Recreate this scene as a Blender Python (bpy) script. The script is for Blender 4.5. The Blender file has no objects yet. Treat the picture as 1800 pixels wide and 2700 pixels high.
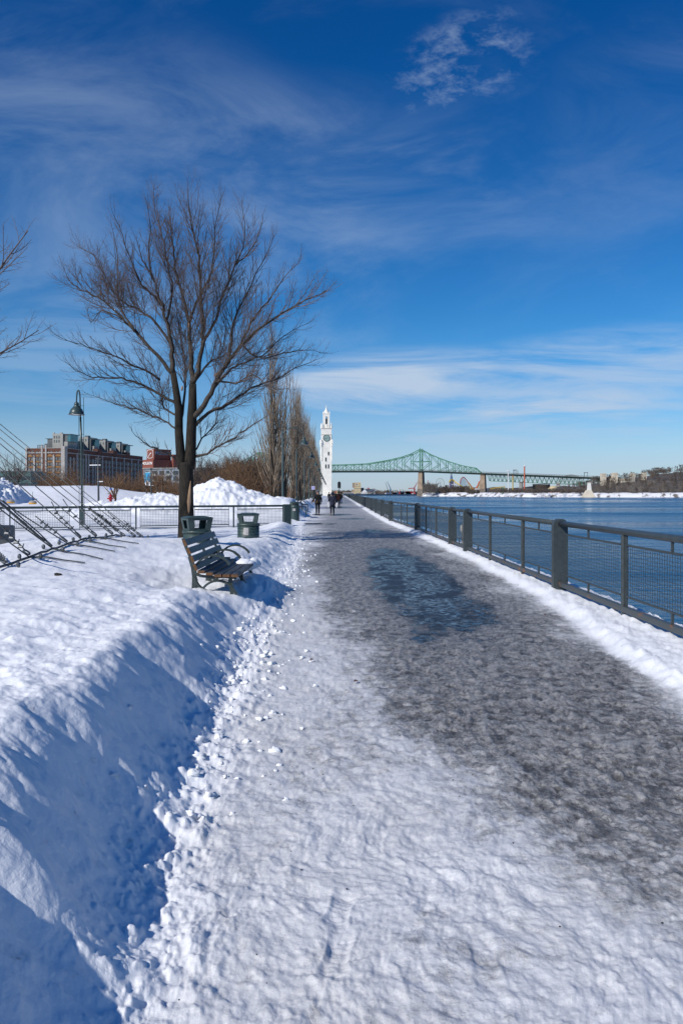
import bpy, bmesh, math, random
import numpy as np
from mathutils import Vector, Matrix
R = math.radians
sc = bpy.context.scene
col = sc.collection
# ------------------------------------------------------------------ camera
F = 1950.0; HX = 900.0; HY = 1300.0; EYE = 1.6      # focal length and horizon in photo pixels, eye height in metres
cd = bpy.data.cameras.new('camera'); cam = bpy.data.objects.new('camera', cd); col.objects.link(cam)
cam.location = (0, 0, EYE); cam.rotation_euler = (R(90), 0, 0)
cd.sensor_fit = 'VERTICAL'; cd.sensor_height = 36; cd.lens = 26.0; cd.shift_y = -50/2700
cd.clip_start = 0.05; cd.clip_end = 20000
sc.camera = cam
# ------------------------------------------------------------------ sun and sky
AZ = 44.0; EL = 36.0              # sun: behind the left shoulder
S = Vector((-math.sin(R(90-AZ))*math.cos(R(EL)), -math.cos(R(90-AZ))*math.cos(R(EL)), math.sin(R(EL))))
sd = bpy.data.lights.new('sun', 'SUN'); sun = bpy.data.objects.new('sun', sd); col.objects.link(sun)
sd.energy = 4.25; sd.angle = R(0.55); sd.color = (1, .955, .885)
sun.rotation_euler = S.to_track_quat('Z', 'Y').to_euler(); sun.location = (-30, -30, 40)
w = bpy.data.worlds.new('World'); sc.world = w; w.use_nodes = True
nt = w.node_tree; N = nt.nodes; L = nt.links
for n in list(N): N.remove(n)
def nd(t, **k):
    n = N.new(t)
    for a, b in k.items(): setattr(n, a, b)
    return n
def mth(op, a, b=None, c=None, clamp=False):
    n = nd('ShaderNodeMath', operation=op, use_clamp=clamp)
    for i, v in enumerate((a, b, c)):
        if v is None: continue
        if isinstance(v, (int, float)): n.inputs[i].default_value = v
        else: L.new(v, n.inputs[i])
    return n.outputs[0]
def smooth(v, lo, hi, a=0.0, b=1.0):
    n = nd('ShaderNodeMapRange', interpolation_type='SMOOTHSTEP')
    L.new(v, n.inputs[0])
    for i, q in enumerate((lo, hi, a, b)): n.inputs[i+1].default_value = q
    return n.outputs[0]
sky = nd('ShaderNodeTexSky', sky_type='NISHITA'); sky.sun_disc = False
sky.sun_elevation = R(EL); sky.sun_rotation = math.atan2(S.x, S.y)
sky.air_density = 1.0; sky.dust_density = 0.35; sky.ozone_density = 3.5; sky.altitude = 300
tc = nd('ShaderNodeTexCoord'); sx = nd('ShaderNodeSeparateXYZ'); L.new(tc.outputs['Generated'], sx.inputs[0])
ax = mth('ABSOLUTE', sx.outputs[1]); ay = mth('MAXIMUM', ax, 0.05)
u = mth('DIVIDE', sx.outputs[0], ay); v = mth('DIVIDE', sx.outputs[2], ay)     # azimuth / elevation tangents of the direction
def nz(su, sv, detail, seed, rough=.55, rot=0.0, dist=0.0):
    cb = nd('ShaderNodeCombineXYZ'); L.new(u, cb.inputs[0]); L.new(v, cb.inputs[1]); cb.inputs[2].default_value = seed
    m = nd('ShaderNodeMapping'); L.new(cb.outputs[0], m.inputs[0]); m.inputs['Rotation'].default_value = (0, 0, R(rot)); m.inputs['Scale'].default_value = (su, sv, 1)
    t = nd('ShaderNodeTexNoise'); L.new(m.outputs[0], t.inputs[0]); t.inputs['Scale'].default_value = 1; t.inputs['Detail'].default_value = detail
    t.inputs['Roughness'].default_value = rough; t.inputs['Distortion'].default_value = dist
    return t.outputs[0]
def blob(px, py, rx, ry, rot=0.0, soft=1.0):     # soft elliptical region of sky, given by photo pixels turned into direction tangents
    cu, cv = (px-HX)/F, (HY-py)/F; c, s = math.cos(R(rot)), math.sin(R(rot))
    du = mth('SUBTRACT', u, cu); dv = mth('SUBTRACT', v, cv)
    a = mth('ADD', mth('MULTIPLY', du, c*F/rx), mth('MULTIPLY', dv, s*F/rx))
    b = mth('ADD', mth('MULTIPLY', du, -s*F/ry), mth('MULTIPLY', dv, c*F/ry))
    d = mth('ADD', mth('MULTIPLY', a, a), mth('MULTIPLY', b, b))
    return smooth(d, 0.0, 1.0, soft, 0.0)
# wisps of cirrus: masked stretched noise
fine = nz(20, 34, 7, 9.4, .66, -38, .15)
streak = nz(3.2, 26, 7, 7.7, .6, -9, .6)
haze_n = nz(2.6, 6.5, 7, 17.2, .62, -30, .5)
wide = nz(2.6, 5.5, 6, 24.0, .6, -32, .5)
d1 = mth('MULTIPLY', smooth(fine, .43, .82), blob(1215, 165, 260, 150, 25))
d1 = mth('MULTIPLY', d1, 1.05)
low = mth('ADD', mth('ADD', mth('ADD', blob(950, 1010, 420, 110, 8), mth('MULTIPLY', blob(940, 1015, 260, 70, 6), .9)), blob(1560, 985, 620, 140, 7)), mth('ADD', blob(1350, 1125, 900, 100, 3, .85), blob(150, 960, 500, 230, 20, .45)))
d2 = mth('MULTIPLY', smooth(streak, .34, .62), mth('MINIMUM', low, 1.5))
mid = mth('ADD', mth('ADD', blob(280, 560, 1100, 620, -28, .62), blob(960, 480, 620, 300, -15, .45)), mth('ADD', blob(1720, 380, 600, 380, 35, .3), blob(450, 900, 800, 200, 10, .42)))
d3 = mth('MULTIPLY', smooth(haze_n, .34, .76), mid)
d3b = mth('MULTIPLY', mth('MULTIPLY', smooth(wide, .5, .75), blob(950, 560, 700, 230, 15)), .42)
pale = smooth(v, .16, -.01, 0, .72)                      # thin pale veil low over the horizon
nzp = nz(2.0, 18, 5, 33.0, .6, -3, .4)
d4 = mth('MULTIPLY', pale, smooth(nzp, .2, .7, .45, 1.0))
rest = mth('MULTIPLY', mth('MULTIPLY', smooth(wide, .45, .8), smooth(v, .1, .5, .3, .3)), .35)
front = smooth(sx.outputs[1], -.15, .05)
d2 = mth('MULTIPLY', d2, front); d3 = mth('MULTIPLY', d3, front); d3b = mth('MULTIPLY', d3b, front); rest = mth('MULTIPLY', rest, front)
dens = mth('MAXIMUM', mth('MAXIMUM', mth('MULTIPLY', d1, .45), mth('MULTIPLY', d2, .66)), mth('MAXIMUM', mth('MULTIPLY', d3, .46), mth('MAXIMUM', d3b, mth('MAXIMUM', d4, rest))))
hs = nd('ShaderNodeHueSaturation'); hs.inputs['Saturation'].default_value = 1.38; hs.inputs['Hue'].default_value = .505; L.new(sky.outputs[0], hs.inputs['Color'])
gm = nd('ShaderNodeMix', data_type='RGBA', blend_type='MULTIPLY'); gm.inputs[0].default_value = 1.0
cr = nd('ShaderNodeValToRGB'); L.new(v, cr.inputs[0])
cr.color_ramp.elements[0].position = 0.0; cr.color_ramp.elements[0].color = (.60, .70, .94, 1)
cr.color_ramp.elements[1].position = .62; cr.color_ramp.elements[1].color = (.62, .76, .90, 1)
e2 = cr.color_ramp.elements.new(.2); e2.color = (.66, .94, 1.0, 1)
L.new(hs.outputs[0], gm.inputs[6]); L.new(cr.outputs[0], gm.inputs[7])
mx = nd('ShaderNodeMix', data_type='RGBA'); L.new(dens, mx.inputs[0]); L.new(gm.outputs[2], mx.inputs[6]); mx.inputs[7].default_value = (4.35, 5.5, 7.1, 1)
bg = nd('ShaderNodeBackground'); L.new(mx.outputs[2], bg.inputs[0]); bg.inputs[1].default_value = .108
wo = nd('ShaderNodeOutputWorld'); L.new(bg.outputs[0], wo.inputs[0])
sc.view_settings.view_transform = 'Standard'; sc.view_settings.look = 'None'; sc.view_settings.gamma = 1
sc.view_settings.use_curve_mapping = False; sc.view_settings.exposure = 0.0
# ------------------------------------------------------------------ materials
def M(name, c, rough=.6, metal=0.0, vary=.12, scale=8.0, bump=0.0, c2=None, spec=.5, grain=None):
    m = bpy.data.materials.new(name); m.use_nodes = True; t = m.node_tree; b = t.nodes['Principled BSDF']
    b.inputs['Roughness'].default_value = rough; b.inputs['Metallic'].default_value = metal; b.inputs['Specular IOR Level'].default_value = spec
    co = t.nodes.new('ShaderNodeTexCoord'); mp = t.nodes.new('ShaderNodeMapping'); t.links.new(co.outputs['Object'], mp.inputs[0])
    if grain: mp.inputs['Scale'].default_value = grain
    n = t.nodes.new('ShaderNodeTexNoise'); n.inputs['Scale'].default_value = scale; n.inputs['Detail'].default_value = 5; t.links.new(mp.outputs[0], n.inputs[0])
    r = t.nodes.new('ShaderNodeValToRGB'); t.links.new(n.outputs[0], r.inputs[0])
    r.color_ramp.elements[0].position = .3; r.color_ramp.elements[1].position = .7
    r.color_ramp.elements[0].color = tuple(x*(1-vary) for x in c)+(1,)
    r.color_ramp.elements[1].color = (tuple(c2) if c2 else tuple(min(1, x*(1+vary)) for x in c))+(1,)
    t.links.new(r.outputs[0], b.inputs['Base Color'])
    if bump:
        q = t.nodes.new('ShaderNodeBump'); q.inputs['Strength'].default_value = bump; q.inputs['Distance'].default_value = .02
        t.links.new(n.outputs[0], q.inputs['Height']); t.links.new(q.outputs[0], b.inputs['Normal'])
    return m
MT = dict(
 steel=M('painted_steel', (.045, .056, .06), .42, .1, .2, 14, .1),
 steel_worn=M('worn_steel', (.075, .085, .088), .5, .1, .3, 5, .1, c2=(.12, .11, .1)),
 steel_green=M('green_painted_steel', (.022, .04, .042), .5, 0, .25, 12, .1),
 lamp=M('lamp_paint', (.035, .06, .06), .35, 0, .2, 9),
 glass=M('lamp_glass', (.5, .52, .5), .2, 0, .05),
 rope=M('steel_rope', (.06, .065, .066), .5, .3, .3, 40, .3),
 clamp=M('galvanised_clamp', (.12, .13, .14), .45, .5, .2, 30),
 bark=M('bark', (.009, .007, .005), .95, 0, .45, 22, 1.0, c2=(.026, .02, .013), grain=(1, 1, .25)),
 scar=M('bare_wood', (.27, .17, .1), .8, 0, .2, 10, .2, grain=(1, 1, .2)),
 limb=M('limb_bark', (.035, .027, .022), .85, 0, .4, 14, .6, c2=(.065, .05, .038)),
 twig=M('twig', (.125, .092, .082), .8, 0, .3, 3),
 pop=M('poplar_bark', (.20, .15, .105), .85, 0, .35, 1.2, c2=(.32, .25, .18)),
 poptrunk=M('poplar_trunk', (.045, .035, .026), .9, 0, .4, 6, .6, c2=(.09, .07, .05), grain=(1, 1, .2)),
 shrub=M('shrub_twig', (.12, .062, .032), .85, 0, .35, .8, c2=(.2, .11, .05)),
 dark_shrub=M('dark_twig', (.06, .042, .032), .85, 0, .35, .8),
 wood_far=M('far_wood', (.085, .066, .055), .95, 0, .45, .03, c2=(.16, .125, .1)),
 wood_grey=M('far_grey_wood', (.15, .13, .11), .95, 0, .35, .03, c2=(.2, .17, .14)),
 slat=M('bench_slat', (.03, .036, .046), .5, 0, .35, 9, .3, c2=(.058, .066, .082), grain=(3, .5, 3)),
 slat_end=M('slat_end_grain', (.12, .055, .02), .8, 0, .35, 30, .3),
 iron=M('bench_iron', (.035, .048, .046), .45, .1, .25, 18, .15),
 bin=M('bin_paint', (.035, .06, .058), .42, 0, .2, 8, .08),
 dark=M('dark_inside', (.006, .007, .008), .7),
 plate=M('bin_plate', (.45, .42, .4), .3, .4, .25, 12),
 white_stone=M('pale_stone', (.80, .765, .69), .8, 0, .09, .5, .5),
 stone_edge=M('stone_moulding', (.66, .6, .52), .8, 0, .12, 1),
 dark_win=M('dark_window', (.03, .045, .055), .25, 0, .3, .5),
 clock=M('clock_face', (.3, .42, .38), .35, 0, .12, 1),
 clock_d=M('clock_metal', (.012, .014, .016), .5),
 bridge=M('bridge_green', (.06, .21, .14), .6, 0, .25, .12, c2=(.1, .27, .19)),
 bridge_dk=M('bridge_deck', (.05, .062, .058), .7, 0, .25, .2),
 pier=M('pier_stone', (.3, .215, .15), .85, 0, .25, .12, .2, c2=(.4, .3, .215)),
 pier_lo=M('pier_footing', (.17, .14, .115), .85, 0, .25, .2),
 concrete=M('concrete', (.26, .25, .23), .85, 0, .15, .3),
 brick=M('brown_brick', (.1, .036, .022), .85, 0, .2, 1.2),
 brick_red=M('red_brick', (.2, .06, .04), .85, 0, .15, .6),
 ochre=M('ochre_panel', (.24, .12, .04), .8, 0, .2, 1.0),
 whitewash=M('white_pilaster', (.31, .29, .27), .8, 0, .15, .8),
 penthouse=M('grey_cladding', (.29, .29, .265), .7, 0, .08, .4),
 pent_dk=M('dark_cladding', (.09, .1, .105), .6, 0, .12, .4),
 teal_glass=M('teal_glazing', (.05, .14, .16), .15, .2, .3, .6),
 bld_glass=M('window_glass', (.1, .13, .14), .15, .2, .5, .9, c2=(.2, .22, .22)),
 grey_bld=M('grey_apartment', (.2, .23, .26), .7, 0, .2, .4),
 teal_bld=M('teal_building', (.04, .1, .1), .6, 0, .2, .3),
 cream=M('cream_wall', (.52, .43, .27), .85, 0, .1, .1),
 castle=M('sandstone', (.6, .53, .42), .85, 0, .18, .08),
 silo_side=M('silo_side', (.3, .23, .18), .85, 0, .1, .1),
 roof=M('grey_roof', (.2, .21, .22), .7, 0, .15, .1),
 white=M('white_paint', (.72, .72, .72), .6, 0, .05, 2),
 white_letter=M('white_lettering', (.8, .78, .75), .5),
 navy_barge=M('barge_blue', (.012, .035, .07), .5, 0, .2, .2),
 red=M('red_paint', (.35, .012, .02), .4, 0, .1, 4),
 crane_red=M('crane_red', (.36, .07, .08), .6), crane_blue=M('crane_blue', (.06, .13, .24), .6),
 yellow=M('yellow_paint', (.5, .36, .05), .5, 0, .15, .5), orange=M('orange_paint', (.52, .2, .05), .5),
 red_or=M('orange_red_paint', (.55, .13, .06), .5), purple=M('violet_paint', (.25, .08, .2), .6), blue=M('blue_paint', (.03, .12, .4), .5),
 buoy_y=M('buoy_yellow', (.6, .3, .03), .6), buoy_g=M('buoy_grey', (.3, .29, .27), .7, 0, .2, 5),
 sign_blue=M('sign_blue', (.02, .14, .6), .5), banner=M('banner_blue', (.02, .36, .62), .6, 0, .3, 2.5, c2=(.05, .48, .75)),
 snow_obj=M('snow_clump', (.82, .84, .87), .7, 0, .04, 12, .4), dirty=M('dirty_snow', (.5, .46, .42), .85, 0, .3, 3, .5),
 coat_black=M('black_wool', (.006, .006, .007), .9, 0, .2, 20), coat_navy=M('navy_coat', (.007, .01, .03), .8, 0, .2, 20), coat_brown=M('brown_coat', (.05, .02, .012), .9, 0, .2, 20),
 trouser=M('dark_trousers', (.006, .007, .01), .9), jeans=M('blue_jeans', (.02, .05, .13), .9), skin=M('skin', (.45, .24, .17), .6), shoe=M('shoe', (.12, .11, .09), .7),
 hair=M('dark_hair', (.02, .012, .008), .8), grey_cap=M('grey_cap', (.1, .11, .13), .9), bag=M('bag_white', (.6, .6, .62), .6), gold=M('yellow_knit', (.65, .28, .02), .8), redbag=M('rust_bag', (.25, .06, .03), .8),
 pale_sign=M('pale_sign', (.5, .45, .62), .6), quay=M('quay_concrete', (.18, .17, .155), .85, 0, .3, 2, .4), leafbr=M('dead_leaf', (.09, .035, .015), .8),
)
_r = [n for n in MT['steel_worn'].node_tree.nodes if n.type == 'VALTORGB'][0].color_ramp       # rust patches on the lower rails
_r.elements[0].position = .60; _r.elements[0].color = (.055, .066, .072, 1); _r.elements[1].position = .70; _r.elements[1].color = (.2, .085, .035, 1)
# ------------------------------------------------------------------ mesh builder
class MB:
    def __init__(s): s.v = []; s.f = []
    def add(s, vs, fs):
        o = len(s.v); s.v += [tuple(a) for a in vs]; s.f += [tuple(i+o for i in g) for g in fs]; return s
    def box(s, c, d, rz=0.0, taper=1.0):
        x, y, z = c; a, b, h = d[0]/2, d[1]/2, d[2]/2; cs, sn = math.cos(rz), math.sin(rz); vs = []
        for k, t in ((-1, 1), (1, taper)):
            for i, j in ((-1, -1), (1, -1), (1, 1), (-1, 1)):
                px, py = i*a*t, j*b*t; vs.append((x+px*cs-py*sn, y+px*sn+py*cs, z+k*h))
        return s.add(vs, [(3, 2, 1, 0), (4, 5, 6, 7), (0, 1, 5, 4), (1, 2, 6, 5), (2, 3, 7, 6), (3, 0, 4, 7)])
    def bb(s, x0, x1, y0, y1, z0, z1): return s.box(((x0+x1)/2, (y0+y1)/2, (z0+z1)/2), (abs(x1-x0), abs(y1-y0), abs(z1-z0)))
    def tube(s, pts, rad, n=6, cap=True, up=None):
        pts = [Vector(p) for p in pts]; m = len(pts)
        if isinstance(rad, (int, float)): rad = [rad]*m
        vs = []; fs = []; prev = None
        for i, p in enumerate(pts):
            d = (pts[min(i+1, m-1)]-pts[max(i-1, 0)])
            if d.length < 1e-9: d = Vector((0, 0, 1))
            d.normalize()
            if prev is None:
                a = Vector((0, 0, 1)) if abs(d.z) < .9 else Vector((1, 0, 0))
                if up: a = Vector(up)
                e = d.cross(a).normalized()
            else:
                e = (prev-d*prev.dot(d))
                if e.length < 1e-6: e = d.orthogonal()
                e.normalize()
            prev = e; g = d.cross(e)
            for k in range(n):
                t = 2*math.pi*(k+.5)/n; vs.append(p+(e*math.cos(t)+g*math.sin(t))*rad[i])
        for i in range(m-1):
            for k in range(n):
                q = (k+1) % n; fs.append((i*n+k, i*n+q, (i+1)*n+q, (i+1)*n+k))
        if cap and n > 2: fs.append(tuple(range(n-1, -1, -1))); fs.append(tuple((m-1)*n+k for k in range(n)))
        return s.add(vs, fs)
    def bar(s, a, b, w, h=None):       # square bar between two points
        a = Vector(a); b = Vector(b); h = h or w; d = (b-a).normalized(); u0 = Vector((0, 0, 1)) if abs(d.z) < .95 else Vector((0, 1, 0))
        e = d.cross(u0).normalized(); g = e.cross(d); vs = []
        for p in (a, b):
            for i, j in ((-1, -1), (1, -1), (1, 1), (-1, 1)): vs.append(p+e*i*w/2+g*j*h/2)
        return s.add(vs, [(3, 2, 1, 0), (4, 5, 6, 7), (0, 1, 5, 4), (1, 2, 6, 5), (2, 3, 7, 6), (3, 0, 4, 7)])
    def lathe(s, prof, n=16, c=(0, 0, 0), rot=0.0, cap=True):
        vs = []; fs = []; m = len(prof)
        for r, z in prof:
            for k in range(n):
                t = 2*math.pi*k/n+rot; vs.append((c[0]+r*math.cos(t), c[1]+r*math.sin(t), c[2]+z))
        for i in range(m-1):
            for k in range(n):
                q = (k+1) % n; fs.append((i*n+k, i*n+q, (i+1)*n+q, (i+1)*n+k))
        if cap: fs.append(tuple(range(n-1, -1, -1))); fs.append(tuple((m-1)*n+k for k in range(n)))
        return s.add(vs, fs)
    def prism(s, poly, a, b, axis='y'):      # polygon (p,q) pushed along an axis
        n = len(poly)
        def P(p, q, t): return {'y': (p, t, q), 'x': (t, p, q), 'z': (p, q, t)}[axis]
        vs = [P(p, q, a) for p, q in poly]+[P(p, q, b) for p, q in poly]
        return s.add(vs, [tuple(range(n-1, -1, -1)), tuple(range(n, 2*n))]+[(i, (i+1) % n, n+(i+1) % n, n+i) for i in range(n)])
    def blobm(s, c, r, seed=0, n=10, m=7, rough=.2):
        rnd = random.Random(seed); ph = [rnd.uniform(0, 6.28) for _ in range(6)]; vs = []; fs = []
        for i in range(m+1):
            th = math.pi*i/m
            for k in range(n):
                t = 2*math.pi*k/n; q = 1+rough*(math.sin(3*t+ph[0]+2*th)*.5+math.sin(5*th+ph[1]+t*2)*.5)*math.sin(th)
                vs.append((c[0]+r[0]*q*math.sin(th)*math.cos(t), c[1]+r[1]*q*math.sin(th)*math.sin(t), c[2]+r[2]*q*math.cos(th)))
        for i in range(m):
            for k in range(n): fs.append((i*n+k, (i+1)*n+k, (i+1)*n+(k+1) % n, i*n+(k+1) % n))
        return s.add(vs, fs)
    def mesh(s, name, mat, smooth=False):
        me = bpy.data.meshes.new(name); me.from_pydata(s.v, [], s.f); me.materials.append(MT[mat] if isinstance(mat, str) else mat)
        if smooth: me.shade_smooth()
        me.update(); return me
    def build(s, name, mat, parent=None, smooth=False):
        o = bpy.data.objects.new(name, s.mesh(name, mat, smooth)); col.objects.link(o)
        if parent: o.parent = parent
        return o
def tag(o, label=None, cat=None, group=None, kind=None):
    if label: o['label'] = label
    if cat: o['category'] = cat
    if group: o['group'] = group
    if kind: o['kind'] = kind
    return o
def thing(name, label, cat, loc=(0, 0, 0), rz=0.0, group=None):
    o = bpy.data.objects.new(name, None); col.objects.link(o); o.location = loc; o.rotation_euler = (0, 0, rz); o.empty_display_size = .2
    return tag(o, label, cat, group)
def copy_tree(o, loc=None, rz=None, label=None, group=None, scale=None, top=True):
    c = o.copy(); col.objects.link(c)
    for ch in o.children:
        k = copy_tree(ch, top=False); k.parent = c
    if loc is not None: c.location = loc
    if rz is not None: c.rotation_euler = (0, 0, rz)
    if scale is not None: c.scale = (scale, scale, scale) if isinstance(scale, (int, float)) else scale
    if label: c['label'] = label
    if group: c['group'] = group
    return c
def px(x, Y): return (x-HX)/F*Y            # photo column to metres at distance Y
def pz(y, Y): return EYE+(HY-y)/F*Y        # photo row to height at distance Y
def text_mesh(txt, size, depth, name, mat, parent, loc, rot, bold=0.0, sx=1.0):
    cu = bpy.data.curves.new(name, 'FONT'); cu.body = txt; cu.size = size; cu.extrude = depth; cu.offset = bold; cu.align_x = 'LEFT'
    o = bpy.data.objects.new(name, cu); col.objects.link(o); bpy.context.view_layer.update()
    me = bpy.data.meshes.new_from_object(o.evaluated_get(bpy.context.evaluated_depsgraph_get())); bpy.data.objects.remove(o)
    me.materials.clear(); me.materials.append(MT[mat]); o = bpy.data.objects.new(name, me); col.objects.link(o); o.parent = parent; o.location = loc; o.rotation_euler = rot; o.scale = (sx, 1, 1)
    return o
# ------------------------------------------------------------------ terrain
def _tab(seed):
    r = np.random.RandomState(seed); return r.permutation(1024), r.uniform(0, 2*np.pi, 1024)
_T = {}
def gn(x, y, seed=0):
    if seed not in _T: _T[seed] = _tab(seed)
    P, A = _T[seed]; xi = np.floor(x).astype(np.int64); yi = np.floor(y).astype(np.int64); fx = x-xi; fy = y-yi
    ux = fx*fx*fx*(fx*(fx*6-15)+10); uy = fy*fy*fy*(fy*(fy*6-15)+10)
    def g(i, j):
        a = A[P[(P[(xi+i) & 1023]+yi+j) & 1023]]; return np.cos(a)*(fx-i)+np.sin(a)*(fy-j)
    a = g(0, 0)*(1-ux)+g(1, 0)*ux; b = g(0, 1)*(1-ux)+g(1, 1)*ux
    return (a*(1-uy)+b*uy)*1.5
def fbm(x, y, o=4, seed=0, gain=.5, lac=2.03, bil=False):
    s = 0; a = 1.0; t = 0
    for k in range(o):
        n = gn(x+17.3*k, y-9.1*k, seed+k)
        s = s+a*(np.abs(n)*2-.5 if bil else n); t += a; a *= gain; x = x*lac; y = y*lac
    return s/t
def ss(a, b, x): t = np.clip((x-a)/(b-a), 0, 1); return t*t*(3-2*t)
def gau(x, y, cx, cy, rx, ry): return np.exp(-((x-cx)/rx)**2-((y-cy)/ry)**2)
YL = [-20, 0, 2.5, 3.5, 5.5, 7.4, 11.4, 16, 25, 34, 37, 44, 55, 100, 350, 900]; XLv = [-.6, -.58, -.62, -.74, -.79, -.86, -.95, -1.0, -1.4, -1.8, -2.0, -2.1, -2.2, -2.9, -7.0, -16]
YR = [-20, 0, 5.8, 7.4, 11.4, 20, 30, 40, 60, 350, 900]; XRv = [2.8, 2.75, 2.68, 2.72, 3.02, 3.02, 2.7, 2.35, 2.2, 1.4, 0]
YF = [-20, 0, 7.9, 30.3, 33.5, 40, 64, 430, 900]; XFv = [3.95, 3.64, 3.51, 3.1, 2.83, 2.68, 2.6, 2.2, 2.2]       # fence line
def fence_x(Y): return float(np.interp(Y, YF, XFv))
def edge_x(Y): return np.interp(Y, YF, XFv)+.42
def height(X, Y, detail=True):
    X = np.asarray(X, float); Y = np.asarray(Y, float)
    wob = .10*fbm(X*.2, Y*.9, 3, 5)+.05*fbm(X, Y*3.1, 3, 9)
    XL = np.interp(Y, YL, XLv)+wob
    e = XL-X
    # left snow field
    t0 = np.interp(Y, [-20, 0, 5, 9.3, 14, 18, 22, 26, 31, 36, 44, 60, 900], [.72, .70, .52, .36, .38, .4, .3, .18, .08, .05, .1, .3, .3])
    far = ss(-3.2, -4.6, X)*ss(18, 23, Y)
    top = t0*(1-far*.8)
    top = top+.40*gau(X, Y, -5.0, 13.0, 2.5, 5.0)+.12*gau(X, Y, -3.0, 7.0, 1.6, 3.5)-.20*gau(X, Y, -9.0, 20, 4.0, 5)
    top = top-.16*gau(X, Y, -2.1, 10.2, .55, 1.3)
    top = top-.12*gau(X, Y, -4.2, 21.6, .5, .6)-.1*gau(X, Y, -3.4, 12.2, .8, 2.0)
    top = top+.05*fbm(X*.9, Y*.9, 4, 21)+.03*fbm(X*2.2, Y*3.0, 3, 25)*ss(40, 10, Y)
    ridge = np.interp(Y, [-20, 12, 16, 30, 34, 36, 40, 43, 46, 70, 120, 400, 900], [0, 0, .16, .34, .3, .02, .02, .45, .85, .75, .45, .4, .4])
    rw = np.interp(Y, [0, 30, 45, 400], [.9, .8, 1.5, 4])
    top = np.maximum(top, ridge*np.exp(-((e-rw*.8)/rw)**2)*(1+.35*gn(X*.7, Y*.5, 41)))
    # big ploughed mounds beyond the fence
    def mound(cx, cy, rx, ry, h, p=1.0): 
        d = np.sqrt(((X-cx)/rx)**2+((Y-cy)/ry)**2); return h*np.clip(1-d**1.45, 0, 1)**p
    mm = mound(-8.0, 49, 4.7, 5.5, 2.45, 1.0)
    mm = np.maximum(mm, mound(-11.8, 48, 5.0, 5, 1.5, .9)); mm = np.maximum(mm, mound(-14.5, 47, 6.0, 5, 1.0, 1.0))
    mm = np.maximum(mm, mound(-5.2, 50, 2.8, 4, .9, 1.0))
    lump = fbm(X*1.3, Y*1.3, 5, 61, bil=True, gain=.6)
    top = top+mm*(1+.10*fbm(X*.8, Y*.8, 3, 55))+ss(.15, .8, mm)*(.26*lump+.2*fbm(X*.9, Y*.9, 4, 63))
    m2 = mound(-34.5, 68, 5.2, 8, 3.1, .9)          # dirty pile at far left
    top = top+m2+ss(.2, 1, m2)*.7*fbm(X*1.1, Y*1.1, 5, 66, bil=True, gain=.6)
    # rolling field behind
    bk = ss(50, 85, Y)*ss(-7, -13, X)
    hill = 1.1+1.1*gn(X*.045+3.3, Y*.02, 71)+.5*gn(X*.12, Y*.03, 73)
    for cx_, cy_, rx_, h_ in ((-29, 88, 5, 1.0), (-37, 92, 7, 1.6), (-24, 92, 4, .9), (-29.5, 90, 3, .5), (-49, 90, 9, 1.6)): hill = hill+h_*gau(X, Y, cx_, cy_, rx_, 14)
    top = top+bk*np.clip(hill, .2, 3.2)*np.interp(Y, [0, 100, 140, 300, 900], [.75, .75, .4, 0, 0])
    # bank profile
    wf = np.interp(Y, [0, 3, 5, 7, 10, 14, 30, 60], [.78, .80, .76, .84, 1.0, 1.1, 1.0, 1.2])
    prof = ss(0, 1, e/wf)
    fade = np.exp(-np.maximum(Y, 0)/26)
    if detail:
        crest = np.exp(-((e-.55)/.35)**2)*ss(.05, .2, e)
        top = top+crest*(.03+.09*fbm(X*2.0, Y*2.3, 4, 31))*np.interp(Y, [0, 4, 7], [.2, .5, 1])*np.interp(Y, [0, 20, 40], [1, 1, .3])
        soft = np.interp(Y, [0, 14, 26], [1, 1, .2])
        top = top+soft*(.012*fbm(X*6, Y*9, 3, 33)+.010*fbm(X*9, Y*11, 4, 149, bil=True)*ss(2.5, .5, e)+.016*np.maximum(fbm(X*3.1+.7*Y, Y*3.1, 4, 37), 0)*ss(.4, 1.0, e)*ss(3.0, 1.0, e)*4)
    z = top*prof+.27*gau(X, Y, -1.22, 11.3, .33, .95)+.10*gau(X, Y, -1.25, 9.9, .3, .7)
    if detail:
        # clumps fallen along the foot of the bank
        foot = np.exp(-((e-.07)/.24)**2)*np.interp(Y, [0, 30, 60], [1, 1, .4])
        cl = .55*ss(-.35, .75, fbm(X*5+gn(X*4,Y*4,82)*.6, Y*5, 4, 81))+.35*np.maximum(fbm(X*13, Y*12, 3, 83, bil=True), 0)
        z = z+foot*cl*np.interp(Y, [0, 3, 6, 30], [.055, .085, .13, .15])
        # carved dents in the bank face
        face = np.clip(prof*(1-prof)*4, 0, 1); z = z-face*(.045*fbm(X*1.6+1.3, Y*1.5, 3, 85)+.075*fbm(X*3.4+gn(X*2, Y*2, 89)*.5, Y*2.8, 4, 87)*np.interp(Y, [0, 3, 5, 8], [.12, .25, .6, 1]))
    # right snow strip below the railing
    XR = np.interp(Y, YR, XRv)+.14*fbm(X*.4, Y*.8, 3, 91)+.05*fbm(X*2, Y*3.5, 3, 93)
    er = X-XR; st = ss(-.02, .22, er)
    zr = .085*st*(1-ss(.75, 1.3, er)*.3)+(.03*fbm(X*3, Y*3, 4, 95)+.05*np.maximum(fbm(X*6.5, Y*6.5, 3, 97), 0)+.035*fbm(X*4, Y*3.5, 5, 98, bil=True, gain=.55))*ss(-.1, .2, er)
    z = z+zr
    # trodden path
    onp = (1-ss(-.1, .25, e))*(1-st)
    wx = X+.10*gn(X*2, Y*2, 101); wy = Y+.10*gn(X*2, Y*2, 103)
    wet, slush, _, _ = masks(X, Y)
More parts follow.
